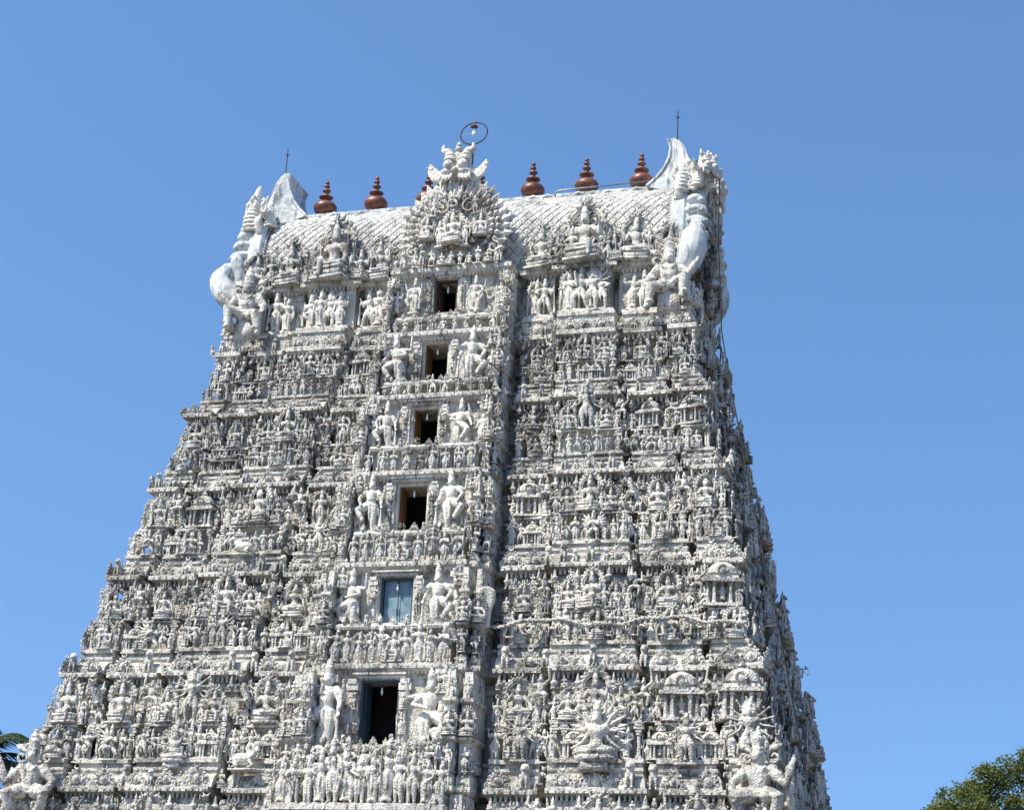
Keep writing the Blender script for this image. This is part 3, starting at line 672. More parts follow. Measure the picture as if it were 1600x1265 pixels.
    # corner giants
    if not top:
        for q in (-1, 1):
            place('atlas_big' if k == 5 else random.choice(['atlas', 'yali']), 'corner_figure', 'front', q*(Wf(zt)-.15), Df(zt)+.15 if k == 5 else Df(zt)-.1, zt-1.3*a, 1.1*a, 'fig', rz=q*.75, tier=k)
    return mb
# central bay of the front
DX = -.24
DOOR = [(.52, 1.50), (.60, 2.06), (.62, 1.90), (.69, 1.98), (.68, 2.25), (.78, 2.92), (.8, 2.4)]      # half width, height
def BF(z): return Df(z)+.87
def make_bay(k):
    zb, zt = Z[k+1], Z[k]; h = zt-zb; a = h/4.3; mb = MB(); hw, dh = DOOR[k]; nb, nt_ = BF(zb), BF(zt)
    hb = 2.62
    nw = nt_-.30                                # plane of the door wall
    zd1 = zt-(.33 if k == 1 else .42 if k < 4 else .52 if k < 6 else 2.0); zd0 = zd1-dh
    # shoulders, two steps back from the bay
    for q in (-1, 1):
        tt = TOT(zb); tm_ = (2.6+tt)/2
        for (x0, x1, pj) in ((2.6, tm_, -.30), (tm_, tt, -.62)):
            u0, u1 = (min(q*x0, q*x1), max(q*x0, q*x1)); nf = nb+pj
            pr = [(-.3, zb-.35), (0, zb-.14), (0, zb+.05), (-.1, zb+.06), (-.1, zb+.35*a), (-.25, zb+.5*a), (-.25, zb+1.5*a), (.0, zb+1.6*a), (0, zb+1.68*a), (-.2, zb+1.75*a), (-.3, zb+2.8*a), (-.12, zb+2.9*a), (-.12, zb+3*a), (-.35, zb+3.1*a), (-.45, zt-.36)]
            sweep(mb, 'front', pr, u0, u1, nf, nb-2.6, 0, (-.1 if q > 0 else -.5), (.5 if q > 0 else .1))
            for zz, s_ in ((.55, 1.0), (1.72, 1.0), (3.0, .8)):
                for dn_ in ((.35, 1.0) if pj < -.5 else (.35,)):
                    T = Matrix.Translation((q*(x1-.12-.03*zz), -(nf-dn_-.1*zz), zb+zz*a)) @ Matrix.Rotation(q*math.pi/2+U(-.3, .3), 4, 'Z') @ Matrix.Diagonal((s_*a, s_*a, s_*a, 1))
                    if q > 0 or dn_ < .5: PL.append((random.choice(STAND+SEAT), 'flank_statue', 'front', T, s_*a, 'mould', k))
            beads(mb, 'front', u0, u1, nf, zb-.05); um = (u0+u1)/2
            place('kudu', 'horseshoe_ornament', 'front', um, nf-.05, zb+.06, .5, tier=k)
            place(random.choice(STAND), 'standing_statue', 'front', um, nf-.08, zb+.55*a, 1.0*a, tier=k)
            place(random.choice(SEAT), 'seated_statue', 'front', um, nf-.12, zb+1.72*a, 1.15*a, tier=k)
            place(random.choice(STAND+['clutter_1']), 'standing_statue', 'front', um, nf-.22, zb+3.0*a, .8*a, tier=k)
            fc = 'right' if q > 0 else 'left'   # figures on the flank of the bay
        for zz, s in ((.3, .9), (1.3, .95), (2.3, .95), (3.2, .8)):
            fn = 2.62+.04
            T = Matrix.Translation((q*fn, -(nb-.45-.15*zz), zb+zz*a)) @ Matrix.Rotation(q*math.pi/2, 4, 'Z') @ Matrix.Diagonal((s*a, s*a, s*a, 1))
            PL.append((random.choice(STAND+SEAT+['clutter_0']), 'flank_statue', 'front', T, s*a, 'fig', k))
    # lower slab and the parapet wall that carries the roll roof
    sweep(mb, 'front', [(-.35, zb-.40), (0, zb-.13), (0, zb+.05), (-.12, zb+.06), (-.30, zb+.08)], -hb, hb, nb+.06, nb-2.2)
    dentils(mb, 'front', -hb+.1, hb-.1, nb-.08, zb-.14, .20, .08, .085)
    beads(mb, 'front', -hb, hb, nb+.06, zb-.05, .3, .05)
    rowh = [.90, .78, 1.25, 1.4, 1.65, 1.75, 1.5][k]
    zr = min(zb+rowh*.98, zd0+.2)
    sweep(mb, 'front', [(-.85, zb+.06), (-.85, zr-.28), (-.62, zr-.2), (-.45, zr-.12), (-.42, zr-.02), (-.50, zr+.1), (-.75, zr+.18)], -hb+.25, hb-.25, nb-.05, nw-.2, 0, -.12, .12)
    # flat strip over the parapet to the door wall, then door wall of piers and lintel
    x = hb-.15
    for q in (-1, 1):
        u0, u1 = sorted((q*hw+DX, q*x)); fbox(mb, 'front', (u0+u1)/2, nw-.45, (zr+zt-.3)/2, u1-u0, .9, zt-.3-zr)
        fbox(mb, 'front', q*(hw+.10)+DX, nw+.06, (zd0+zd1)/2+.05, .16, .14, dh+.1)
        place('pilaster', 'pilaster', 'front', q*(hw+.27)+DX, nw+.02, zd0, dh*1.0, 'guard', tier=k, jit=False, sx=.6)
        for zz_ in (.0, .3, .62): place(random.choice(STAND+SEAT), 'door_attendant', 'front', q*(hw+.20)+DX, nw+.16, zd0+zz_*dh, dh*.30, 'fig', tier=k)
        place('pilaster', 'pilaster', 'front', q*(hb-.30), nw+.04, zd0+.1, dh*1.08, 'guard', tier=k, jit=False)
    if zd0 > zr: fbox(mb, 'front', DX, nw-.46, (zr+zd0)/2, 2*hw+.02, .88, zd0-zr)
    fbox(mb, 'front', DX, nw-.45, (zd1+zt-.3)/2, 2*hw, .9, zt-.3-zd1)
    fbox(mb, 'front', DX, nw+.09, zd1+.09, 2*hw+.4, .22, .12); fbox(mb, 'front', DX, nw+.15, zd1+.20, 2*hw+.6, .30, .07)
    # figures: big guardians, attendants, parapet row
    gs = dh*1.12 if k > 0 else 1.6
    for q in (-1, 1):
        place('guard_a' if (k+q) % 3 else 'guard_b', 'guardian_statue', 'front', q*(hw+.42+.27*gs)+DX*.8, nw+.34, zd0+(.05 if k > 3 else -.1), gs*1.06, 'guard', mir=(q < 0), rz=q*.1, tier=k)
        place(random.choice(STAND+['dance_a']), 'standing_statue', 'front', q*2.38, nw+.30, zd0, gs*.72, 'guard', tier=k)
        place(random.choice(SEAT), 'seated_statue', 'front', q*2.45, nw+.36, zd0+gs*.70, gs*.42, tier=k)
        place('yali', 'parapet_yali', 'front', q*(2.5), nb-.30, zb+.35*a+.4, 1.05*a, tier=k, mir=(q < 0), rz=q*.5)
        place('lion', 'lion_statue', 'front', q*(hw+.15)+DX, nb-.50, zr+.02, .45*a, tier=k)
    cnt = 10 if k > 3 else 9
    if k == 5:      # tall row in front of the lowest storey
        sweep(mb, 'front', [(-.4, zb-1.25), (0, zb-1.0), (0, zb-.82), (-.3, zb-.78)], -3.3, 3.3, nb+.95, nb-.5); dentils(mb, 'front', -3.2, 3.2, nb+.85, zb-1.0)
        for i in range(13):
            place(random.choice(STAND+['court', 'court']), 'parapet_statue', 'front', -3.0+6.0*i/12, nb+.62, zb-.76, (2.35 if i in (4, 8) else U(1.75, 2.05)), 'fig', tier=k)
    for i in range(cnt):
        uu = -2.45+4.9*(i+.5)/cnt; big = (i == cnt//2)
        kk = 'seat_c' if big and k != 1 else random.choice(STAND+['stand_c', 'stand_c', 'stand_b'])
        place('court' if (k == 6 or R() < .25) and not big else kk, 'parapet_statue', 'front', uu+U(-.05, .05), nb-.22, zb+.09, rowh*(1.12 if big else U(.80, 1.0)), 'mould' if k in (2, 3) else 'fig', tier=k)
        place('kudu' if i % 3 == 1 else random.choice(['leaf', 'clutter_0', 'clutter_1', 'seat_d']), 'relief_scroll', 'front', uu+.22, nb-.52, zr+.06, .42*a, tier=k)
    for i in range(9): place('leaf', 'leaf_merlon', 'front', -hb+2*hb*(i+.5)/9, nb-.02, zb+.05, .22, tier=k)
    for i in range(8):
        uu = U(-2.5, 2.5)
        if abs(uu) > hw+.3: place(random.choice(['clutter_0', 'clutter_1', 'clutter_2']), 'relief_scroll', 'front', uu*.93, nw+.05, zd0+U(.1, .8)*dh, .5*a, tier=k)
    # doorway as a part
    fr = MB(); mi = 0
    for q in (-1, 1): fbox(fr, 'front', DX+q*(hw-.045), nw-.10, (zd0+zd1)/2, .09, .16, dh)
    fbox(fr, 'front', DX, nw-.10, zd1-.05, 2*hw-.18, .158, .10)
    # inner room: back, sides, floor, ceiling
    rd = 2.1
    y0 = nw-.9
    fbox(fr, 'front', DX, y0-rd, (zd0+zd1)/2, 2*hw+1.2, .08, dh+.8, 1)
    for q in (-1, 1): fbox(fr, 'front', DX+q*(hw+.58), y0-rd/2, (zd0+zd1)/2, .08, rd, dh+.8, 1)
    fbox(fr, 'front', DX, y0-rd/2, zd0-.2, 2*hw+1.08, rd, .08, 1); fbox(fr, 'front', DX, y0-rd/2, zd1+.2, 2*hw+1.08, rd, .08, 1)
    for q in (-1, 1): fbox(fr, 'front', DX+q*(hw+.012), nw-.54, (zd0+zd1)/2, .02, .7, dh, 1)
    fm = {0: 'rust', 4: 'dblue', 5: 'dblue', 6: 'dblue'}.get(k, 'wood')
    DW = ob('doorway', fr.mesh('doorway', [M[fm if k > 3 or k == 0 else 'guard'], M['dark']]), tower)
    lf = MB()
    if k == 4:
        for q in (-1, 1):
            fbox(lf, 'front', DX+q*(hw-.09)/2, nw-.22, (zd0+zd1)/2-.03, hw-.11, .05, dh-.12)
            for j in (0, 2): fbox(lf, 'front', DX+q*(hw-.09)/2, nw-.19, zd0+.3+j*(dh-.6)/2, hw-.25, .015, .06)
            for j in (-1, 1): fbox(lf, 'front', DX+q*(hw-.09)/2+j*(hw-.2)/2, nw-.19, (zd0+zd1)/2-.03, .06, .03, dh-.2)
            fbox(lf, 'front', DX+q*.05, nw-.16, (zd0+zd1)/2-.2, .03, .05, .22)
        L = ob('door_leaf', lf.mesh('door_leaf', [M['blue']]), DW); L['label'] = 'closed faded blue double shutter'
    elif k < 6:
        mt = {0: 'rust', 5: 'dblue'}.get(k, 'wood')
        fbox(lf, 'front', DX-hw+.12, nw-.55, (zd0+zd1)/2-.03, .05, .66, dh-.1)      # leaf swung inwards on the left
        for j in range(3): fbox(lf, 'front', DX-hw+.155, nw-.55, zd0+.3+j*(dh-.7)/2, .03, .5, .07)
        L = ob('door_leaf', lf.mesh('door_leaf', [M[mt]]), DW); L['label'] = 'open leaf folded back on the left'
    B = ob('bay_storey', mb.mesh('bay_storey', [M['wall']]), tower)
    return B, (DX, -(nw-.18 if k != 4 else nw-.02), zd1-.05)
bulbs = []
BAYS = []
for k in range(7):
    TIER.append(ob('tier', make_tier(k).mesh('tier', [M['wall']]), tower))
    B, bp = make_bay(k); BAYS.append(B); bulbs.append(bp)
# right face: small central bay with dark openings
for face in ('right', 'left'):
    for k in range(7):
        zb, zt = Z[k+1], Z[k]; a = (zt-zb)/4.3; nb = Wf(zb)+.12; hw = 1.1*Df(zb)/7.0+.15; mb = MB()
        sweep(mb, face, [(-.3, zb-.35), (0, zb-.13), (0, zb+.05), (-.12, zb+.06), (-.2, zb+.5*a), (-.4, zb+.6*a), (-.6, zb+2.1*a), (-.3, zb+2.2*a), (-.3, zb+2.3*a), (-.8, zb+2.4*a), (-.95, zt-.36)], -hw, hw, nb, nb-3)
        dentils(mb, face, -hw, hw, nb-.1, zb-.13)
        ob('side_bay_storey', mb.mesh('side_bay_storey', [M['wall']]), tower)
        if face == 'right':
            for q in (-1, 0, 1):
                place(random.choice(STAND), 'standing_statue', face, q*hw*.7, nb-.10, zb+.6*a, 1.25*a, 'mould', tier=k)
                place(random.choice(SEAT), 'seated_statue', face, q*hw*.65, nb-.28, zb+2.35*a, 1.3*a, 'mould', tier=k)
            place('kudu', 'horseshoe_ornament', face, 0, nb-.05, zb+.08, .8, tier=k)
# particular sculptures seen on the lower storeys
place('fan_seat', 'multi_armed_giant', 'front', 8.3, Df(12.2)+.35, 11.25, 3.1, 'fig', mir=False, tier=5, jit=False)
place('plume', 'plume_plaque', 'front', 8.3, Df(12.2)+.02, 11.35, 2.9, 'fig', mir=False, tier=5, jit=False, sx=.85)
place('fan_b', 'multi_armed_giant', 'front', 13.75, Df(12.2)+.0, 11.6, 2.3, 'fig', mir=False, tier=5, jit=False)
place('fan_a', 'multi_armed_giant', 'front', 11.5, Df(12.2)+.05, 11.6, 1.8, 'fig', mir=False, tier=5, jit=False, sx=1.2)
place('fan_b', 'multi_armed_giant', 'front', 5.35, Df(12.2)+.0, 11.7, 1.7, 'fig', mir=False, tier=5, jit=False)
place('fan_seat', 'multi_armed_giant', 'front', -8.3, Df(12.2)+.15, 11.35, 2.0, 'fig', mir=False, tier=5, jit=False)
place('bull', 'bull_statue', 'front', -5.3, Df(12.2)+.25, 11.3, 1.2, 'guard', tier=5)
place('bull', 'bull_statue', 'front', -7.2, Df(20.5)+.25, 20.3, 1.1, 'guard', tier=3)
for q in (-1, 1):
    place('giant', 'corner_giant', 'front', q*(14.2 if q > 0 else 13.9), Df(10.6)+.35, 9.1, 3.95, 'fig', mir=(q < 0), rz=-q*.1, tier=6, jit=False)
    place('giant', 'corner_giant', 'right' if q > 0 else 'left', -q*(Df(10.6)-.3), Wf(10.6)+.1, 8.9, 2.7, 'guard', tier=6, jit=False)
    place('corner_seat', 'corner_giant', 'front', q*9.6, Df(31.5)+.0, 31.0, 3.75, 'fig', mir=(q < 0), tier=0, jit=False)
    place('lion', 'lion_statue', 'front', q*10.35, Df(31.5)+.1, 31.45, 1.1, 'guard', tier=0)
    place('seat_c', 'seated_statue', 'front', q*(10.9-.35), Df(31.5)-.35, 31.45, 1.5, 'guard', tier=0)
for ii in range(10):    # churning row under the rope
    place('stand_f', 'rope_puller', 'front', 4.4+ii*.98, Df(16.9)+.0, 16.55, 1.0, 'fig', tier=4)
# ------------------------------------------------------------------ rope-like serpent held along the fourth storey
mb = MB(); pts = []; 
for i in range(61):
    x = 3.6+9.9*i/60; yb = -(Df(17.1)+.16); pts.append((x, yb+.04*math.sin(i*.9), 17.05+.13*math.sin(x*1.35)+.05*math.sin(x*4.1)))
fine_ = []
for i in range(240):
    t = i/239*60; k_ = min(int(t), 59); f_ = t-k_; p = [pts[k_][c]*(1-f_)+pts[k_+1][c]*f_ for c in range(3)]; fine_.append(p)
for ph in (0, math.pi):
    mb.tube([(p[0], p[1]+.035*math.cos(i*.7+ph), p[2]+.035*math.sin(i*.7+ph)) for i, p in enumerate(fine_)], .045, 6)
sp = ob('serpent_rope', mb.mesh('serpent_rope', [M['fig']], True), tower)
mb = MB(); hc = Vector((3.55, -(BF(17.8)-.35), 17.35))
for i in range(7):
    t = rad(30+120*i/6); mb.tube([hc, hc+Vector((math.cos(t)*.28, -.05, .45+math.sin(t)*.3)), hc+Vector((math.cos(t)*.40, -.22, .75+math.sin(t)*.32))], [.14, .13, .05], 7)
mb.tube([hc+Vector((0, 0, -.5)), hc+Vector((.05, 0, 0)), hc+Vector((0, -.02, .5))], [.16, .16, .22], 8, ry=[.6, .6, .45])
ob('cobra_hood', remesh(mb, .035).mesh('cobra_hood', [M['guard']], True), tower)
# ------------------------------------------------------------------ barrel roof
RL = 9.45
ARC = [(1.85, 33.55), (2.08, 34.0), (2.28, 34.6), (2.38, 35.2), (2.36, 35.8), (2.20, 36.45), (1.90, 37.05), (1.48, 37.55), (1.0, 37.93), (.5, 38.15), (.0, 38.22)]
def arcpt(t):
    q = t*(len(ARC)-1); i = min(int(q), len(ARC)-2); f = q-i
    return ARC[i][0]*(1-f)+ARC[i+1][0]*f, ARC[i][1]*(1-f)+ARC[i+1][1]*f
mb = MB()
full = [(-y, z) for y, z in ARC] + [(y, z) for y, z in ARC[-2::-1]]
v = []; f = []; n = len(full)
for x in (-RL, RL): v += [(x, y, z) for y, z in full]
f = [(i, i+1, n+i+1, n+i) for i in range(n-1)] + [tuple(range(n)), tuple(range(2*n-1, n-1, -1))]
mb.add(v, f, 1)
NR, NC = 11, 46
rs_ = random.Random(9)
def surf(s, t, lift=0.):
    n0, z0 = arcpt(max(0, min(1, t-.01))); n1, z1 = arcpt(min(1, t+.01)); nn, zz = arcpt(max(0, min(1, t)))
    dx, dz = z1-z0, -(n1-n0); L = math.hypot(dx, dz) or 1
    return Vector((s, -(nn+dx/L*lift), zz+dz/L*lift))
for side in (1, -1):
    for r in range(2*NR-1):
        for c in range(NC):
            ct = .06+.80*(r+1)/(2*NR); ht = .80/(2*NR)*.93
            cs = -RL+.1+(2*RL-.2)*(c+.5+(.5 if r % 2 else 0))/NC; hs = (2*RL)/NC/2*.93
            if cs+hs > RL: continue
            jj = rs_.uniform(-.016, .016); hs *= rs_.uniform(.95, 1.02); ct += rs_.uniform(-.002, .002)
            a4 = [surf(cs-hs, ct, .012), surf(cs, ct-ht, .012), surf(cs+hs, ct, .012), surf(cs, ct+ht, .012)]
            b4 = [surf(cs-hs*.72, ct, .042+jj*.7), surf(cs, ct-ht*.72, .042-jj*.7), surf(cs+hs*.72, ct, .055), surf(cs, ct+ht*.72, .042+jj*.7)]
            pk = surf(cs, ct, .08); kn = [b4[i]*.25+surf(cs, ct, .055)*.75 for i in range(4)]
            vv = a4+b4+[pk]+kn
            if side < 0: vv = [Vector((q.x, -q.y, q.z)) for q in vv]
            mb.add(vv, [(0, 1, 5, 4), (1, 2, 6, 5), (2, 3, 7, 6), (3, 0, 4, 7), (4, 5, 6, 7), (9, 10, 8), (10, 11, 8), (11, 12, 8), (12, 9, 8)])
    for t, rr in ((.875, .07), (.91, .05), (.94, .08), (.975, .05), (.03, .08)):
        pts = [surf(-RL, t, .02), surf(RL, t, .02)]
        if side < 0: pts = [Vector((q.x, -q.y, q.z)) for q in pts]
        mb.tube(pts, rr, 6)
    for c in range(100):
        for t in (.892, .925):
            q = surf(-RL+2*RL*(c+.5)/100, t, .05); q.y *= side; mb.ell(q, (.06, .05, .05), nu=6, nv=4)
roof = ob('barrel_roof', mb.mesh('barrel_roof', [M['tile'], M['groove']]), tower)
mb = MB()   # ridge with leaf cresting
mb.box((0, 0, 38.28), (2*RL-.5, 1.0, .3)); mb.box((0, 0, 38.44), (2*RL-.5, .7, .06))
for side in (-1, 1):
    for i in range(27):
        x = -RL+.5+(2*RL-1.0)*i/26+rs_.uniform(-.05, .05); hh_ = rs_.uniform(.08, .16)
        mb.tube([(x-.34, side*.56, 38.16), (x-.18, side*.58, 38.16+hh_*.6), (x, side*.60, 38.16+hh_), (x+.18, side*.58, 38.16+hh_*.6), (x+.34, side*.56, 38.16)], [.05, .09, .11, .09, .05], 7)
    mb.tube([(-RL+.2, side*.52, 38.16), (RL-.2, side*.52, 38.16)], .06, 6)
ob('ridge_crest', mb.mesh('ridge_crest', [M['smooth']]), roof)
# eaves at the foot of the roof
mb = MB(); zt = Z[0]
for face, hh, nn in (('front', Wf(zt), Df(zt)), ('back', Wf(zt), Df(zt)), ('left', Df(zt), Wf(zt)), ('right', Df(zt), Wf(zt))):
    sweep(mb, face, [(-.7, zt-.5), (-.35, zt-.16), (-.35, zt+.02), (-.6, zt+.05), (-.6, zt+.3)], -hh, hh, nn, 0)
    if face in ('front', 'right'):
        for (u0, u1, pj, nm, sg, e0, e1, em) in segs(face, hh, 2.95 if face == 'front' else .6):
            sweep(mb, face, [(-.4, zt-.36), (.25, zt-.14), (.25, zt+.04), (.1, zt+.05), (-.1, zt+.12)], u0, u1, nn+pj, nn-1.2)
            dentils(mb, face, u0+.08, u1-.08, nn+pj+.1, zt-.14, .2); beads(mb, face, u0, u1, nn+pj+.25, zt-.05)
            um = (u0+u1)/2; ws = u1-u0
            if face == 'front':
                big = nm == 's3'
                hgt = {'s3': 3.6, 's4': 2.6, 's2': 2.75, 's1': 1.9}[nm]
                if True:
                    place('seat_a' if nm != 's3' else 'seat_b', 'roof_statue', face, um, nn+pj+.12, zt+.05, hgt, 'fig' if sg > 0 else 'mould', tier=0)
                    for q in (-1, 1):
                        place('court' if big else random.choice(STAND), 'roof_attendant', face, um+q*.26*ws, nn+pj+.15, zt+.08, hgt*.48, 'fig', tier=0)
                        place(random.choice(STAND+['seat_c']), 'roof_attendant', face, um+q*.42*ws, nn+pj+.15, zt+.06, hgt*.36, 'mould', tier=0)
                        if big: place(random.choice(SEAT), 'roof_attendant', face, um+q*.33*ws, nn+pj+.0, zt+.9, 1.2, 'mould', tier=0); place('garuda', 'roof_attendant', face, um+q*.12*ws, nn+pj-.1, zt+2.0, .8, 'mould', tier=0)
                    for i in range(int(ws/.4)): place(random.choice(['lion', 'seat_c', 'clutter_1', 'leaf', 'clutter_2']), 'relief_scroll', face, u0+.2+(ws-.4)*R(), nn+pj+.18, zt+.06, .5, 'mould', tier=0)
                for q in (-1, 1):
                    place(random.choice(STAND+SEAT), 'roof_attendant', face, um+q*(ws/2+.12), nn+pj+.0, zt+.1, U(1.3, 1.9), 'mould', tier=0)
                    place(random.choice(STAND+SEAT), 'roof_attendant', face, um+q*(ws*.36), nn+pj-.08, zt+.5, U(1.2, 1.6), 'mould', tier=0)
eave = ob('roof_eave', mb.mesh('roof_eave', [M['wall']]), tower)
# ------------------------------------------------------------------ front gable with lion mask
gy = -(BF(Z[0])+.05)
mb = MB(); zt = Z[0]
sweep(mb, 'front', [(-.35, zt-.36), (0, zt-.12), (0, zt+.06), (-.15, zt+.08), (-.2, zt+.25)], -2.75, 2.75, BF(zt)+.1, 2.0)
dentils(mb, 'front', -2.6, 2.6, BF(zt)-.02, zt-.13, .2, .08, .085); beads(mb, 'front', -2.75, 2.75, BF(zt)+.1, zt-.03, .3, .05)
zc = 35.75; rx = 2.05
plate = []; 
for i in range(25):
    t = rad(-40+260*i/24); plate.append((rx*math.cos(t)*(.95 if math.sin(t) > 0 else 1.0), zc+(1.75 if math.sin(t) > 0 else 2.1)*math.sin(t)))
v = [(x, gy+.35, z) for x, z in plate]+[(x, -1.2, z) for x, z in plate]; n = len(plate)
mb.add(v, [tuple(range(n)), tuple(range(2*n-1, n-1, -1))]+[(i, (i+1) % n, n+(i+1) % n, n+i) for i in range(n)])
gable = ob('front_gable', mb.mesh('front_gable', [M['fig']]), tower)
mb = MB()
def ring_pts(k, y, a0=-40, a1=220, n=30, kz=1.):
    return [(k*rx*math.cos(rad(a0+(a1-a0)*i/n))*(1-.13*max(0, math.sin(rad(a0+(a1-a0)*i/n)))), y, zc+k*1.9*kz*math.sin(rad(a0+(a1-a0)*i/n))) for i in range(n+1)]
mb.tube(ring_pts(1.0, gy+.28), .07, 6); mb.tube(ring_pts(.60, gy+.24, 10, 170), .05, 6)
for i in range(27):
    t = rad(-32+244*i/26); c_, s_ = math.cos(t), math.sin(t)
    p0 = Vector((rx*c_*(1-.13*max(0, s_)), gy+.3, zc+1.9*s_)); L = U(.50, .68)
    mb.petal(p0, p0+Vector((c_*L-.12*s_*(1 if c_ > 0 else -1), -.02, s_*L+.22)), .21, .10)
    mb.petal(p0*.94+Vector((0, gy*.06, zc*.06)), p0+Vector((c_*L*.4, -.06, s_*L*.4+.05)), .15, .12)
    mb.ell(p0+Vector((c_*.08, -.14, s_*.08)), (.07, .07, .07), nu=6, nv=4)
    for kk_ in (.92, .78): mb.petal(Vector((p0.x*kk_, gy+.2, zc+(p0.z-zc)*kk_)), Vector((p0.x*(kk_+.17)-.08*c_, gy+.06, zc+(p0.z-zc)*(kk_+.17)+.1)), .14, .09)
for i in range(9):
    t = rad(18+144*i/8); mb.spiral((rx*.76*math.cos(t), gy+.18, zc+1.85*.76*math.sin(t)), .2, 1.3, 1 if i < 4 else -1, .05, a0=90)
for q in (-1, 1):
    mb.spiral((q*1.85, gy+.12, zc-1.1), .30, 1.4, -q, .07, n=18); mb.spiral((q*.62, gy+.15, zc+1.0), .34, 1.4, q, .06, n=16)
ob('flame_border', mb.mesh('flame_border', [M['fig']]), gable)
for q in (-1, 1):      # throned trio and crowd in the gable
    place('seat_b', 'gable_statue', 'front', q*1.25, -gy-.05, zc-.55, 1.35, 'guard', tier=0); place('stand_d', 'gable_statue', 'front', q*.58, -gy-.02, zc-.95, 1.25, 'guard', tier=0)
    place('fan_a', 'gable_statue', 'front', q*.95, -gy-.02, zc+.55, .95, 'fig', tier=0); place('court', 'gable_statue', 'front', q*.3, -gy+.05, zc-.9, .8, 'guard', tier=0)
    place('lion', 'gable_statue', 'front', q*2.2, -gy+.05, zt+.08, .85, 'fig', tier=0)
place('seat_a', 'gable_statue', 'front', 0, -gy, zc-.85, 1.9, 'guard', tier=0); place('garuda', 'gable_statue', 'front', 0, -gy, zc+.95, .95, 'guard', tier=0)
for i in range(11): place(random.choice(['seat_c', 'seat_d', 'stand_c', 'lion', 'stand_f', 'stand_b']), 'gable_statue', 'front', -2.1+4.2*i/10, -gy+.1, zt+.1, U(.72, .92), 'fig', tier=0)
for i in range(26): place(random.choice(['clutter_0', 'clutter_1', 'clutter_2', 'seat_g', 'stand_c']), 'relief_scroll', 'front', U(-1.5, 1.5), -gy-.22, zc+U(-1.2, 1.5), .6, 'fig', tier=0)
def lion_mask(cx, cy, cz, s, rz, name, parent, mat='guard'):
    b = MB()
    b.ell((0, .35, .2), (.72, .55, .62)); b.ell((0, .45, -.5), (.9, .35, .6)); b.ctube([(0, .2, -.2), (0, .1, .7), (0, .15, 1.35)], [.3, .22, .1], 8)
    b.lathe([(.16, 0), (.19, .1), (.10, .18), (.14, .3), (.05, .42), (.01, .5)], (0, .05, 1.1), 9)
    b.ell((0, -.28, .02), (.17, .2, .14)); b.ell((0, -.12, -.0), (.45, .3, .14))
    for q in (-1, 1):
        b.ell((q*.33, -.27, .27), .25, nu=14, nv=10); b.lathe([(.27, 0), (.31, .05), (.28, .1)], (q*.33, -.05, .56), 12); b.lathe([(.27, 0), (.32, .07), (.27, .14)], (q*.34, .0, .64), 12)
        b.lathe([(.25, 0), (.29, .07), (.22, .16)], (q*.35, .04, .8), 12)
        b.ctube([(q*.38, .05, .85), (q*.46, .05, 1.08), (q*.64, .02, 1.10), (q*.70, 0, 1.28), (q*.66, 0, 1.46)], [.24, .2, .15, .10, .03], 9)
        b.ell((q*.06, -.42, .04), .05, nu=6, nv=4)
        b.ctube([(q*.1, -.2, -.05), (q*.45, -.28, -.02), (q*.80, -.1, -.1)], [.12, .14, .07], 8)         # moustache lip
        for i, (x, l) in enumerate(((.17, .36), (.33, .42), (.49, .44), (.64, .38))):
            b.ctube([(q*x, -.22, -.1), (q*(x+.04), -.30, -.12-l*.6), (q*(x+.12), -.26, -.12-l)], [.085, .07, .02], 7)
        b.ctube([(q*.10, 0, -.2), (q*.12, .02, -.95)], [.05, .05], 5); b.arc((q*.42, .02, -.75), .3, 180, 360, .06, 9, sides=6)
        b.ctube([(q*.72, .02, -.75), (q*.75, .02, -.3)], .06, 6)
        # flared leaf ears
        b.ctube([(q*.5, .15, .05), (q*.85, .12, -.1), (q*1.12, .1, .12), (q*1.32, .1, .62)], [.34, .36, .28, .04], 8, ry=[.5, .4, .35, .4])
        for i in range(6): 
            t = i/5; b.ctube([(q*(.85+.35*t), .08, -.2+.5*t*t), (q*(.98+.48*t), .02, -.38+.8*t*t)], [.13, .02], 5)
    T = Matrix.Translation((cx, cy, cz)) @ Matrix.Rotation(rz, 4, 'Z') @ Matrix.Scale(s, 4)
    r = remesh(b, .026); m = MB(); m.join(r, T)
    return ob(name, m.mesh(name, [M[mat]], True), parent)
lion_mask(-.02, gy+.15, 38.4, 1.0, 0, 'lion_mask', gable)
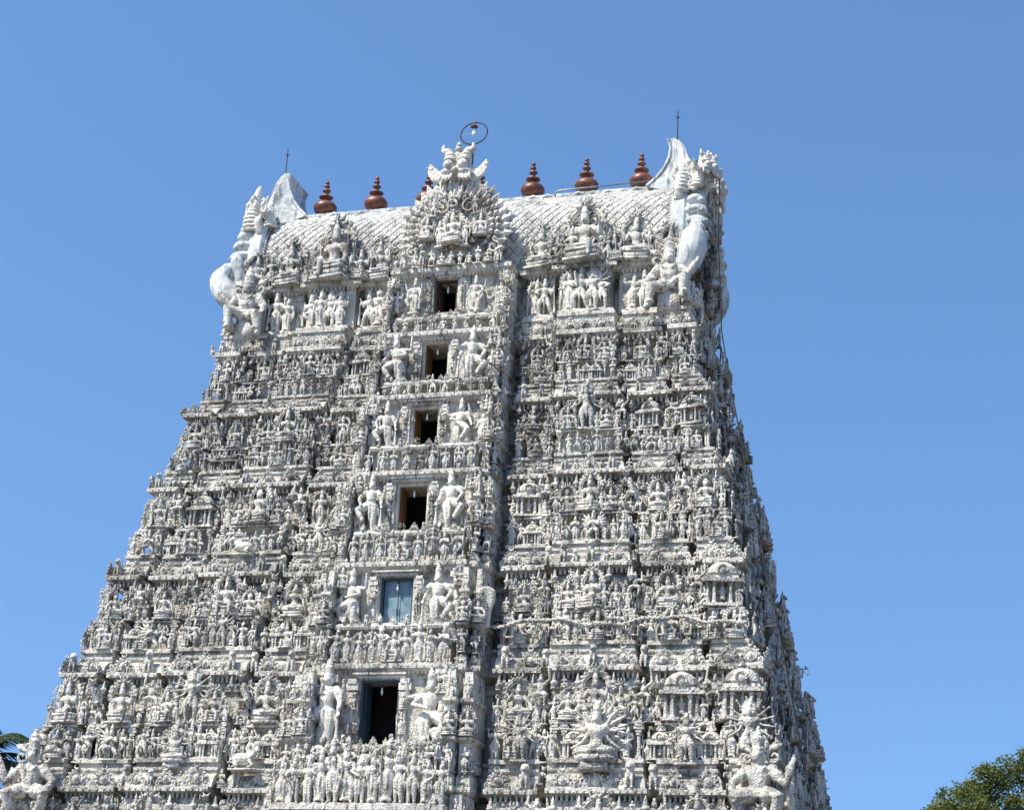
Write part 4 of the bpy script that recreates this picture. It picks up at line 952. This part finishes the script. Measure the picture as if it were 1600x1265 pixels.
# ------------------------------------------------------------------ gable ends of the roof: scalloped cheeks, horns, crest
def roof_end(q):
    root = MB(); X = q*RL
    # horseshoe rim band
    for (xo, k, wdt) in ((.05, 1.0, .10), (.38, 1.05, .36), (.75, 1.03, .12)):
        pts = []
        for i in range(33):
            t = i/32; s_ = -1 if t < .5 else 1; tt = t*2 if t < .5 else (1-t)*2
            n0, z0 = arcpt(tt); pts.append((X+q*xo, s_*n0*k, 33.4+(z0-33.4)*(k*1.01)))
        root.tube(pts, wdt if wdt > .2 else wdt*.8, 7, ry=[.55 if wdt > .2 else 1]*33)
    e = MB(); v = [(X+q*.2, y, z) for y, z in full]+[(X+q*.85, y*.97, z-.05) for y, z in full]; n = len(full)
    e.add(v, [tuple(range(n)), tuple(range(2*n-1, n-1, -1))]+[(i, (i+1) % n, n+(i+1) % n, n+i) for i in range(n)]); root.join(e)
    for i in range(40):    # beading of the inner band
        t = i/39; n0, z0 = arcpt(t*.98); root.ell((X+q*.0, -n0-.06, z0+.04), (.07, .07, .07), nu=6, nv=4)
    part = ob('roof_end_gable', root.mesh('roof_end_gable', [M['smooth']]), roof)
    for sy in (-1, 1):
        b = MB()
        # five overlapping shell folds up the front rim
        fr_ = [(.17, 1.0), (.26, 1.1), (.35, 1.15), (.44, 1.15), (.53, 1.1), (.62, 1.0), (.70, .85)]
        for i, (t, l) in enumerate(fr_):
            n0, z0 = arcpt(t); c = Vector((X+q*(1.05+.1*math.sin(i*1.1)), sy*(n0-.12), z0+.1))
            rot = Matrix.Rotation(q*rad(24-10*i), 3, 'Y')
            b.ell(c, (.62*l*.8, .52, .27), nu=16, nv=10, rot=rot)
            b.ell(c+Vector((q*.28, sy*.10, -.10)), (.28, .36, .20), nu=12, nv=8, rot=rot)
        # rolled snout / tail at the bottom
        n0, z0 = arcpt(.12)
        b.ctube([(X+q*.45, sy*2.6, 33.15), (X+q*1.1, sy*2.75, 33.25), (X+q*1.55, sy*2.7, 33.65), (X+q*1.85, sy*2.65, 34.3), (X+q*1.6, sy*2.6, 34.85)] if q < 0 else
               [(X+q*.2, sy*2.6, 33.3), (X+q*.75, sy*2.95, 33.3), (X+q*1.05, sy*3.0, 33.95), (X+q*1.15, sy*2.95, 34.6), (X+q*1.3, sy*2.85, 35.0)],
               [.32, .48, .56, .54, .36] if q < 0 else [.3, .52, .62, .55, .3], 14)
        b.ctube([(X+q*.9, sy*2.5, 33.9), (X+q*.95, sy*2.65, 34.6), (X+q*1.15, sy*2.7, 35.2)], [.22, .28, .3], 10)
        r = remesh(b, .05); o = ob('scalloped_cheek', r.mesh('scalloped_cheek', [M['smooth']], True), part)
        # upright ribbed horns
        b = MB()
        hs_ = ((.42, 37.1, .40, 39.35, .36, 2.3), (1.15, 37.3, 1.30, 38.9, .26, 2.35)) if q > 0 else ((.78, 36.9, .62, 39.35, .46, 2.2), (-.02, 37.2, -.02, 39.0, .27, 2.0))
        for (x0, z0, x1, z1, wd, yy) in hs_:
            A = Vector((X+q*x0, sy*yy, z0)); E_ = Vector((X+q*x1, sy*yy*.95, z1)); m_ = (A+E_)/2+Vector((q*.10, sy*.10, 0))
            b.ctube([A, A*.66+m_*.34, m_, m_*.4+E_*.6, E_], [wd*.8, wd*.85, wd*.62, wd*.36, .04], 12)
            for i in range(12):
                t = i/12; p = (A*(1-t)+E_*t)+(m_-(A+E_)/2)*(4*t*(1-t)); k_ = wd*(1.08-.95*t)
                b.lathe([(k_*.8, -.05), (k_*1.08, 0), (k_*.8, .05)], p, 12)
                b.ell(p+Vector((-q*k_*1.05, 0, 0)), (.07, .09, .08), nu=6, nv=4)
        for (dx_, z_, r_) in ((.95, 37.9, .24), (.75, 38.2, .2), (.2, 37.9, .2), (1.0, 37.3, .26)):      # curled leaves at the foot of the horns
            b.spiral((X+q*dx_, sy*2.45, z_), r_, 1.3, q, .07)
            b.tube([(X+q*dx_, sy*2.3, z_-.2), (X+q*(dx_+.05), sy*2.5, z_+.25), (X+q*(dx_-.08), sy*2.45, z_+.6)], [.13, .1, .02], 7)
        if True:   # small leaf curls between the fins
            b.ctube([(X+q*.45, sy*2.0, 37.6), (X+q*.40, sy*1.95, 38.4), (X+q*.25, sy*1.9, 38.9)], [.16, .12, .03], 7)
            b.ctube([(X+q*.3, sy*2.35, 36.7), (X+q*.38, sy*2.5, 37.25), (X+q*.3, sy*2.45, 37.6)], [.22, .2, .06], 7)
        ob('ribbed_horn', remesh(b, .042).mesh('ribbed_horn', [M['guard']], True), part)
    # smooth curved crest behind, rising from the ridge
    prof = []
    A = [(1.35, 38.1), (.95, 38.5), (.60, 39.0), (.38, 39.5), (.30, 39.95), (.40, 40.35)]; B = [(.15, 40.38), (-.12, 40.22), (-.34, 39.9), (-.50, 39.4), (-.62, 38.6), (-.66, 37.4)]
    crest = MB(); out = [(X-q*x, z) for x, z in A]+[(X-q*x, z) for x, z in B]; n = len(out)
    hw = [1.15, 1.05, 1.0, 1.0, 1.06, 1.15, 1.15, 1.12, 1.1, 1.1, 1.1, 1.1]
    v = [(x, -hw[i], z) for i, (x, z) in enumerate(out)]+[(x, hw[i], z) for i, (x, z) in enumerate(out)]
    # dished faces on front and back
    crest.add(v, [tuple(range(n-1, -1, -1)), tuple(range(n, 2*n))]+[(i, (i+1) % n, n+(i+1) % n, n+i) for i in range(n)])
    crest.tube([(x, -hw[i]-.02, z) for i, (x, z) in enumerate(out[:6])], .07, 6)
    ob('end_crest', crest.mesh('end_crest', [M['smooth']]), part)
    lion_mask(X+q*1.45, 0, 38.0, 1.15, q*math.pi/2, 'end_lion_mask', part, 'guard')
    if q > 0: lion_mask(X+q*1.62, -2.25, 38.05, .62, rad(50), 'corner_lion_head', part, 'guard')
    # crowd of carvings on the end gable
    for i in range(26):
        t = U(.05, .75); n0, z0 = arcpt(t); u = U(-n0, n0)
        place(random.choice(SEAT+STAND+['clutter_0', 'kudu', 'clutter_1']), 'gable_end_statue', 'right' if q > 0 else 'left', u, RL+1.0+U(0, .35), z0-.9, U(.9, 1.5), 'mould', tier=0)
for q in (-1, 1): roof_end(q)
# ------------------------------------------------------------------ granite storey, gateway and ground
mb = MB()
zb = Z[7]
for face in FACES:
    H = Wf if face in ('front', 'back') else Df; N = Df if face in ('front', 'back') else Wf
    sweep(mb, face, [(.8, 0), (.8, .5), (.5, .6), (.5, 1.1), (.25, 1.3), (.1, 1.4), (.1, zb-.9), (.3, zb-.7), (.5, zb-.45), (.5, zb-.2), (.1, zb-.1)], -H(zb), H(zb), N(zb), 0)
    for i in range(18 if face in ('front', 'back') else 10):
        n_ = 18 if face in ('front', 'back') else 10; u = -H(zb)+.5+(2*H(zb)-1)*i/(n_-1)
        if face == 'front' and abs(u) < 2.4: continue
        fbox(mb, face, u, N(zb)+.15, 3.0, .35, .3, 3.2); fbox(mb, face, u, N(zb)+.2, 4.6, .6, .4, .2)
for q in (-1, 1): mb.box((q*2.1, -(Df(zb)+1.0), 2.4), (.5, .7, 4.8))
mb.box((0, -(Df(zb)+1.0), 4.95), (5.2, .9, .4))
ob('stone_storey', mb.mesh('stone_storey', [M['granite']]), tower)
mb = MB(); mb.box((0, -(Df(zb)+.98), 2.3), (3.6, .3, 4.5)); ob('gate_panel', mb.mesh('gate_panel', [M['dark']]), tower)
g = MB(); g.add([(-3000, -3000, 0), (3000, -3000, 0), (3000, 3000, 0), (-3000, 3000, 0)], [(0, 1, 2, 3)])
o = ob('ground', g.mesh('ground', [M['ground']])); o['kind'] = 'structure'
# ------------------------------------------------------------------ commit the sculptures
def put_all():
    groups = {}
    for it in PL:
        key, name, face, T, s, mat, tier = it
        p = np.array(T.translation) - CAM; z = p @ fw
        px = 800+FPX*(p @ rt2)/z; py = 632.5-FPX*(p @ up2)/z
        vis = (-30 < px < 1630 and -30 < py < 1330 and face in ('front', 'right'))
        groups.setdefault(name, []).append(((s/z if vis else s/z*.05), it))
    for name, L in groups.items():
        L.sort(key=lambda q: -q[0])
        for sc_, (key, nm, face, T, s, mat, tier) in L[:98]:
            par = TIER[tier] if name not in ('guardian_statue', 'parapet_statue', 'parapet_yali', 'flank_statue') else BAYS[tier]
            if name.startswith('roof_'): par = eave
            if name.startswith('gable_'): par = gable if name == 'gable_statue' else roof
            o = ob(name, libmesh(key, mat), par); o.matrix_world = T
            if name in ('standing_statue', 'seated_statue', 'guardian_statue', 'relief_scroll', 'horseshoe_ornament', 'pilaster', 'parapet_statue'): pass
        rest = L[98:]
        if rest:
            V = []; LV = []; LT = []; MI = []; off = 0; mats = sorted({q[1][5] for q in rest})
            cache = {}
            for sc_, (key, nm, face, T, s, mat, tier) in rest:
                if key not in cache:
                    me = libmesh(key, mat); n = len(me.vertices); a = np.empty(n*3, np.float32); me.vertices.foreach_get('co', a)
                    lv = np.empty(len(me.loops), np.int32); me.loops.foreach_get('vertex_index', lv)
                    lt = np.empty(len(me.polygons), np.int32); me.polygons.foreach_get('loop_total', lt); cache[key] = (a.reshape(-1, 3), lv, lt)
                a, lv, lt = cache[key]; Tm = np.array(T, np.float32)
                V.append(a @ Tm[:3, :3].T + Tm[:3, 3]); LV.append(lv+off); LT.append(lt); MI.append(np.full(len(lt), mats.index(mat), np.int32)); off += len(a)
            V = np.concatenate(V); LV = np.concatenate(LV); LT = np.concatenate(LT); MI = np.concatenate(MI)
            me = bpy.data.meshes.new('crowd_of_'+name); me.vertices.add(len(V)); me.vertices.foreach_set('co', V.ravel())
            me.loops.add(len(LV)); me.loops.foreach_set('vertex_index', LV); me.polygons.add(len(LT))
            st = np.zeros(len(LT), np.int32); st[1:] = np.cumsum(LT)[:-1]; me.polygons.foreach_set('loop_start', st)
            for m in mats: me.materials.append(M[m])
            me.polygons.foreach_set('material_index', MI); me.polygons.foreach_set('use_smooth', np.ones(len(LT), bool)); me.update(calc_edges=True)
            o = ob('crowd_of_'+name, me, tower); o['kind'] = 'stuff'
    print('placements', len(PL), {k: len(v) for k, v in groups.items()}, 'lib faces', {k: len(v.f) for k, v in LIB.items()})
put_all()
# ------------------------------------------------------------------ copper finials on the ridge
fp = [(.30, 0), (.34, .05), (.24, .11), (.27, .16), (.47, .26), (.57, .42), (.565, .54), (.46, .68), (.27, .76), (.15, .81), (.14, .86), (.20, .90), (.34, .955), (.345, .99), (.22, 1.04), (.11, 1.10), (.095, 1.17),
      (.14, 1.22), (.205, 1.27), (.20, 1.31), (.10, 1.36), (.075, 1.41), (.10, 1.44), (.145, 1.48), (.14, 1.52), (.075, 1.56), (.065, 1.59), (.10, 1.63), (.11, 1.68), (.07, 1.74), (.01, 1.78)]
fm = MB(); fm.lathe(fp, n=36); fmesh = fm.mesh('kalasam', [M['copper']], True)
pos = ['nearest the left roof horns', 'second from the left roof horns', 'partly hidden left of the front lion mask', 'standing behind the front lion mask', 'just right of the front lion mask', 'above the haloed statues at the right', 'nearest the right roof horns']
for i, n_ in enumerate(range(-3, 4)):
    o = ob('finial', fmesh); o.location = (n_*2.542, 0, 38.42); o.rotation_euler = (U(-.02, .02), U(-.025, .025), n_); o.scale = (.97, .97, 1.1)
    thing(o, 'brown copper pot finial on the ridge, '+pos[i], 'finial', 'copper finials along the roof ridge')
# lightning rods
for q, x, y, z0, z1, lb in ((-1, -9.55, -.6, 39.3, 41.95, 'thin black lightning rod on the left roof crest'), (1, 9.36, -.6, 39.0, 42.0, 'thin black lightning rod on the right roof crest')):
    m = MB(); m.tube([(0, 0, 0), (0, 0, z1-z0)], [.035, .022], 6)
    r_ = empty('lightning_rod', (x, y, z0)); thing(r_, lb, 'lightning rod', 'lightning rods at the two roof ends'); ob('rod', m.mesh('rod', [M['black']]), r_)
    m = MB(); zz = z1-z0-.32
    for a_ in range(5): t = a_*1.2566; m.tube([(0, 0, zz), (.11*math.cos(t), .11*math.sin(t), zz+.04), (.14*math.cos(t), .14*math.sin(t), zz+.10)], [.010, .009, .004], 5)
    m.ell((0, 0, zz), .05); m.tube([(0, 0, zz), (0, 0, zz+.42)], [.02, .006], 5); ob('spikes', m.mesh('spikes', [M['black']]), r_)
# ring light
L_ = empty('ring_lamp', (-.05, -1.2, 38.4)); thing(L_, 'black iron hoop on a pole with a lamp hanging inside, behind the front lion mask', 'lamp')
m = MB(); m.tube([(0, 0, 0), (0, 0, 2.52)], .045, 8); ob('pole', m.mesh('pole', [M['black']]), L_)
m = MB(); m.tube([(.64*math.cos(2*math.pi*i/40), .12*math.sin(2*math.pi*i/40), 3.12+.62*math.sin(2*math.pi*i/40)) for i in range(41)], .036, 6); ob('hoop', m.mesh('hoop', [M['black']], True), L_)
m = MB(); m.lathe([(.03, .22), (.05, .12), (.17, .02), (.18, -.01), (.10, -.03)], (0, 0, 3.45), 14); m.tube([(0, 0, 3.5), (0, 0, 3.74)], .02, 6); ob('lamp_shade', m.mesh('lamp_shade', [M['rust']], True), L_)
m = MB(); m.lathe([(.02, .18), (.05, .12), (.05, .0), (.09, -.08), (.10, -.16), (.06, -.22), (.01, -.25)], (0, 0, 3.22), 12); ob('lamp_bulb', m.mesh('lamp_bulb', [M['white_enamel']], True), L_)
m = MB(); m.tube([(-.62, 0, 3.1), (0, 0, 3.12), (.62, 0, 3.18)], .010, 5); ob('brace', m.mesh('brace', [M['galv']]), L_)
# pipe along the right half of the roof
m = MB(); m.tube([(3.9, -1.05, 38.0), (3.92, -1.05, 38.22), (4.1, -1.05, 38.30), (8.6, -1.0, 38.42)], .035, 7)
o = ob('roof_pipe', m.mesh('roof_pipe', [M['galv']], True)); thing(o, 'grey metal pipe running low along the right half of the roof ridge', 'pipe')
# down conductor on the right flank
cb = [(9.5, -.6, 39.2), (10.4, -1.6, 38.9), (11.62, -2.7, 37.3), (11.60, -2.9, 34.5), (11.75, -3.0, 31.6), (11.80, -3.1, 30.2), (12.2, -3.8, 28.0), (12.75, -4.6, 25.4), (13.35, -5.3, 22.4), (13.95, -6.0, 19.6), (14.55, -6.6, 16.9), (15.3, -7.3, 13.0), (15.9, -8, 10.2), (16.6, -9, 6), (17.4, -10, 0.1)]
m = MB(); m.tube(cb, .032, 6)
cr = empty('lightning_cable', (17.4, -10, 0)); thing(cr, 'black cable running down the shaded right flank of the tower', 'cable')
o = ob('cable', m.mesh('cable', [M['black']]), cr); o.matrix_parent_inverse = Matrix.Translation((-17.4, 10, 0))
for p in cb[2:12:2]:
    m = MB(); m.tube([(p[0]-.5, p[1]+.1, p[2]), (p[0]+.03, p[1], p[2])], .025, 6); m.ell(p, .06, nu=8)
    o = ob('cable_bracket', m.mesh('cable_bracket', [M['black']]), cr); o.matrix_parent_inverse = Matrix.Translation((-17.4, 10, 0))
# door bulbs
nmz = ['topmost doorway', 'second doorway from the top', 'third doorway from the top', 'fourth doorway from the top', 'doorway with the closed blue shutter', 'lowest visible dark doorway with the blue frame']
for k in range(6):
    x, y, z = bulbs[k]; r_ = empty('light_bulb', (x, y, z)); thing(r_, 'small white bulb hanging in the '+nmz[k], 'light bulb', 'bulbs hanging in the doorways')
    m = MB(); m.tube([(0, 0, -.22), (0, 0, .02)], .010, 5); ob('wire', m.mesh('wire', [M['black']]), r_)
    m = MB(); m.lathe([(.02, -.2), (.03, -.24), (.03, -.30), (.045, -.37), (.04, -.43), (.01, -.50)], n=10); ob('bulb', m.mesh('bulb', [M['white_enamel']], True), r_)
# ------------------------------------------------------------------ vegetation
def leafmat(name, a, b_, c_):
    m, t, p = newmat(name); g = NT(t); geo = g.n('ShaderNodeNewGeometry')
    c = g.mix(g.ramp(g.noise(geo.outputs['Position'], 1.1, 4), .35, .65), a, b_)
    c = g.mix(g.ramp(g.noise(geo.outputs['Position'], 6, 2), .55, .75), c, c_)
    g.l(c, p.inputs['Base Color']); p.inputs['Roughness'].default_value = .65; p.inputs['Specular IOR Level'].default_value = .25
    tr = g.n('ShaderNodeBsdfTranslucent'); g.l(c, tr.inputs[0]); mx = g.n('ShaderNodeMixShader'); mx.inputs[0].default_value = .25
    out = t.nodes['Material Output']; g.l(p.outputs[0], mx.inputs[1]); g.l(tr.outputs[0], mx.inputs[2]); g.l(mx.outputs[0], out.inputs[0])
    return m
M['leaf'] = leafmat('broad_leaf', (.13, .15, .03), (.065, .095, .022), (.28, .28, .055))
M['frond'] = leafmat('palm_leaf', (.035, .06, .014), (.022, .04, .012), (.07, .09, .025))
def leaf_cloud(m, c, r, n, s, rs):
    for i in range(n):
        d = Vector((rs.gauss(0, 1), rs.gauss(0, 1), rs.gauss(0, 1))).normalized(); k = rs.random()**.45
        p = Vector(c)+Vector((d.x*r[0], d.y*r[1], d.z*r[2]))*k
        a = Vector((rs.uniform(-1, 1), rs.uniform(-1, 1), rs.uniform(-.9, .3))).normalized(); b_ = a.cross(Vector((rs.uniform(-1, 1), rs.uniform(-1, 1), rs.uniform(-1, 1)))).normalized()
        L = s*rs.uniform(.7, 1.3); q = p+a*L*.5; m.add([p, q+b_*L*.24, p+a*L, q-b_*L*.24], [(0, 1, 2, 3)])
rs = random.Random(4)
tx, ty = 23.0, 38.5
tr = empty('tree', (tx-.2, ty, .6)); thing(tr, 'dark green broadleaf tree crown at the lower right behind the tower', 'tree')
m = MB(); m.tube([(0, 0, 0), (.3, .1, 5), (.1, 0, 9), (.4, .1, 14), (.2, 0, 17)], [.7, .55, .45, .28, .1], 10)
for i in range(14):
    t = rs.uniform(0, 6.28); h = rs.uniform(7, 14); L = rs.uniform(3, 5.5); m.tube([(.2, 0, h), (.2+L*.5*math.cos(t), L*.5*math.sin(t), h+1.2), (.2+L*math.cos(t), L*math.sin(t), h+2.8)], [.2, .12, .03], 6)
ob('trunk', m.mesh('trunk', [M['bark']], True), tr)
m = MB()
cl = [((-3.9, 0, 14.8), 1.5), ((-2.3, .5, 17.1), 1.25), ((-3.1, -.5, 16.6), .9), ((-1.0, -.3, 17.6), 1.3), ((.6, .3, 18.3), 1.3), ((2.2, 0, 18.0), 1.6), ((-4.6, -.2, 15.1), 1.0), ((-1.6, .8, 15.3), 1.9), ((1.0, -.5, 15.6), 2.3), ((3.6, 0, 15.4), 2.4), ((-5.0, .5, 13.6), 1.3), ((3.2, -.4, 18.1), 1.5), ((1.3, -.3, 18.2), 1.0)]
cl += [((rs.uniform(-5, 5), rs.uniform(-4.5, 4.5), rs.uniform(9, 15.2)), rs.uniform(1.4, 2.4)) for _ in range(26)]
for c, r in cl:
    leaf_cloud(m, c, (r, r, r*.8), int(750*r*r*(1 if c[2] > 13 else .5)), .21, rs)
    for j in range(7):
        t = rs.uniform(0, 6.28); e_ = rs.uniform(-.3, 1.3); p = Vector(c)+Vector((math.cos(t)*math.cos(e_), math.sin(t)*math.cos(e_), math.sin(e_)*.8))*r
        leaf_cloud(m, p, (.42, .42, .35), 70, .2, rs)
ob('crown', m.mesh('crown', [M['leaf']]), tr)
# coconut palm at the left
pc = empty('palm_tree', (-30.3, 12.9, 1.4)); thing(pc, 'green palm with long drooping fronds at the lower left edge', 'palm tree')
m = MB(); m.tube([(0, 0, 0), (.3, 0, 5), (.1, 0, 10), (0, 0, 13.6)], [.32, .22, .18, .16], 10); ob('trunk', m.mesh('trunk', [M['bark']], True), pc)
for i in range(24):
    az = i*2.4; el = rs.uniform(-.1, 1.15); L = rs.uniform(4.2, 5.2); m = MB(); pts = []
    for j in range(15):
        s_ = j/14; drop = 1.7*s_*s_*L*.38; pts.append(Vector((math.cos(az)*math.cos(el)*L*s_, math.sin(az)*math.cos(el)*L*s_, 13.6+math.sin(el)*L*s_*1.1-drop)))
    m.tube(pts, [.045*(1-.75*j/14) for j in range(15)], 5)
    for j in range(2, 60):
        s_ = j/60*13.9; k_ = int(s_); f_ = s_-k_; p = pts[k_]*(1-f_)+pts[min(k_+1, 14)]*f_; d = (pts[min(k_+1, 14)]-pts[k_]).normalized()
        sd = d.cross(Vector((0, 0, 1))).normalized(); ll = .95*math.sin(math.pi*min(1, .12+.86*j/60))+.12
        for q in (-1, 1):
            e_ = p+(sd*q*.8+d*.55+Vector((0, 0, -.45+rs.uniform(-.15, .1)))).normalized()*ll; wv = d*.036
            md_ = (p+e_)/2+Vector((0, 0, .05)); m.add([p-wv, p+wv, md_+wv, e_, md_-wv], [(0, 1, 2, 4), (4, 2, 3)])
    ob('frond', m.mesh('frond', [M['frond']]), pc)
# sprig growing from the right edge
m = MB(); s0 = Vector((13.55, 5.2, 17.5)); m.tube([(0, 0, 0), (.35, 0, .2), (.6, 0, .25), (.75, 0, .1)], [.02, .016, .012, .006], 5)
tw = empty('wild_sprig', s0); thing(tw, 'tiny wild plant sprouting from the right edge of the tower', 'plant'); ob('stem', m.mesh('stem', [M['bark']]), tw)
m = MB()
for i in range(16):
    leaf_cloud(m, (.25+.5*R(), U(-.1, .1), .2+U(-.2, .15)), (.06, .06, .06), 3, .1, rs)
ob('leaves', m.mesh('leaves', [M['leaf']]), tw)
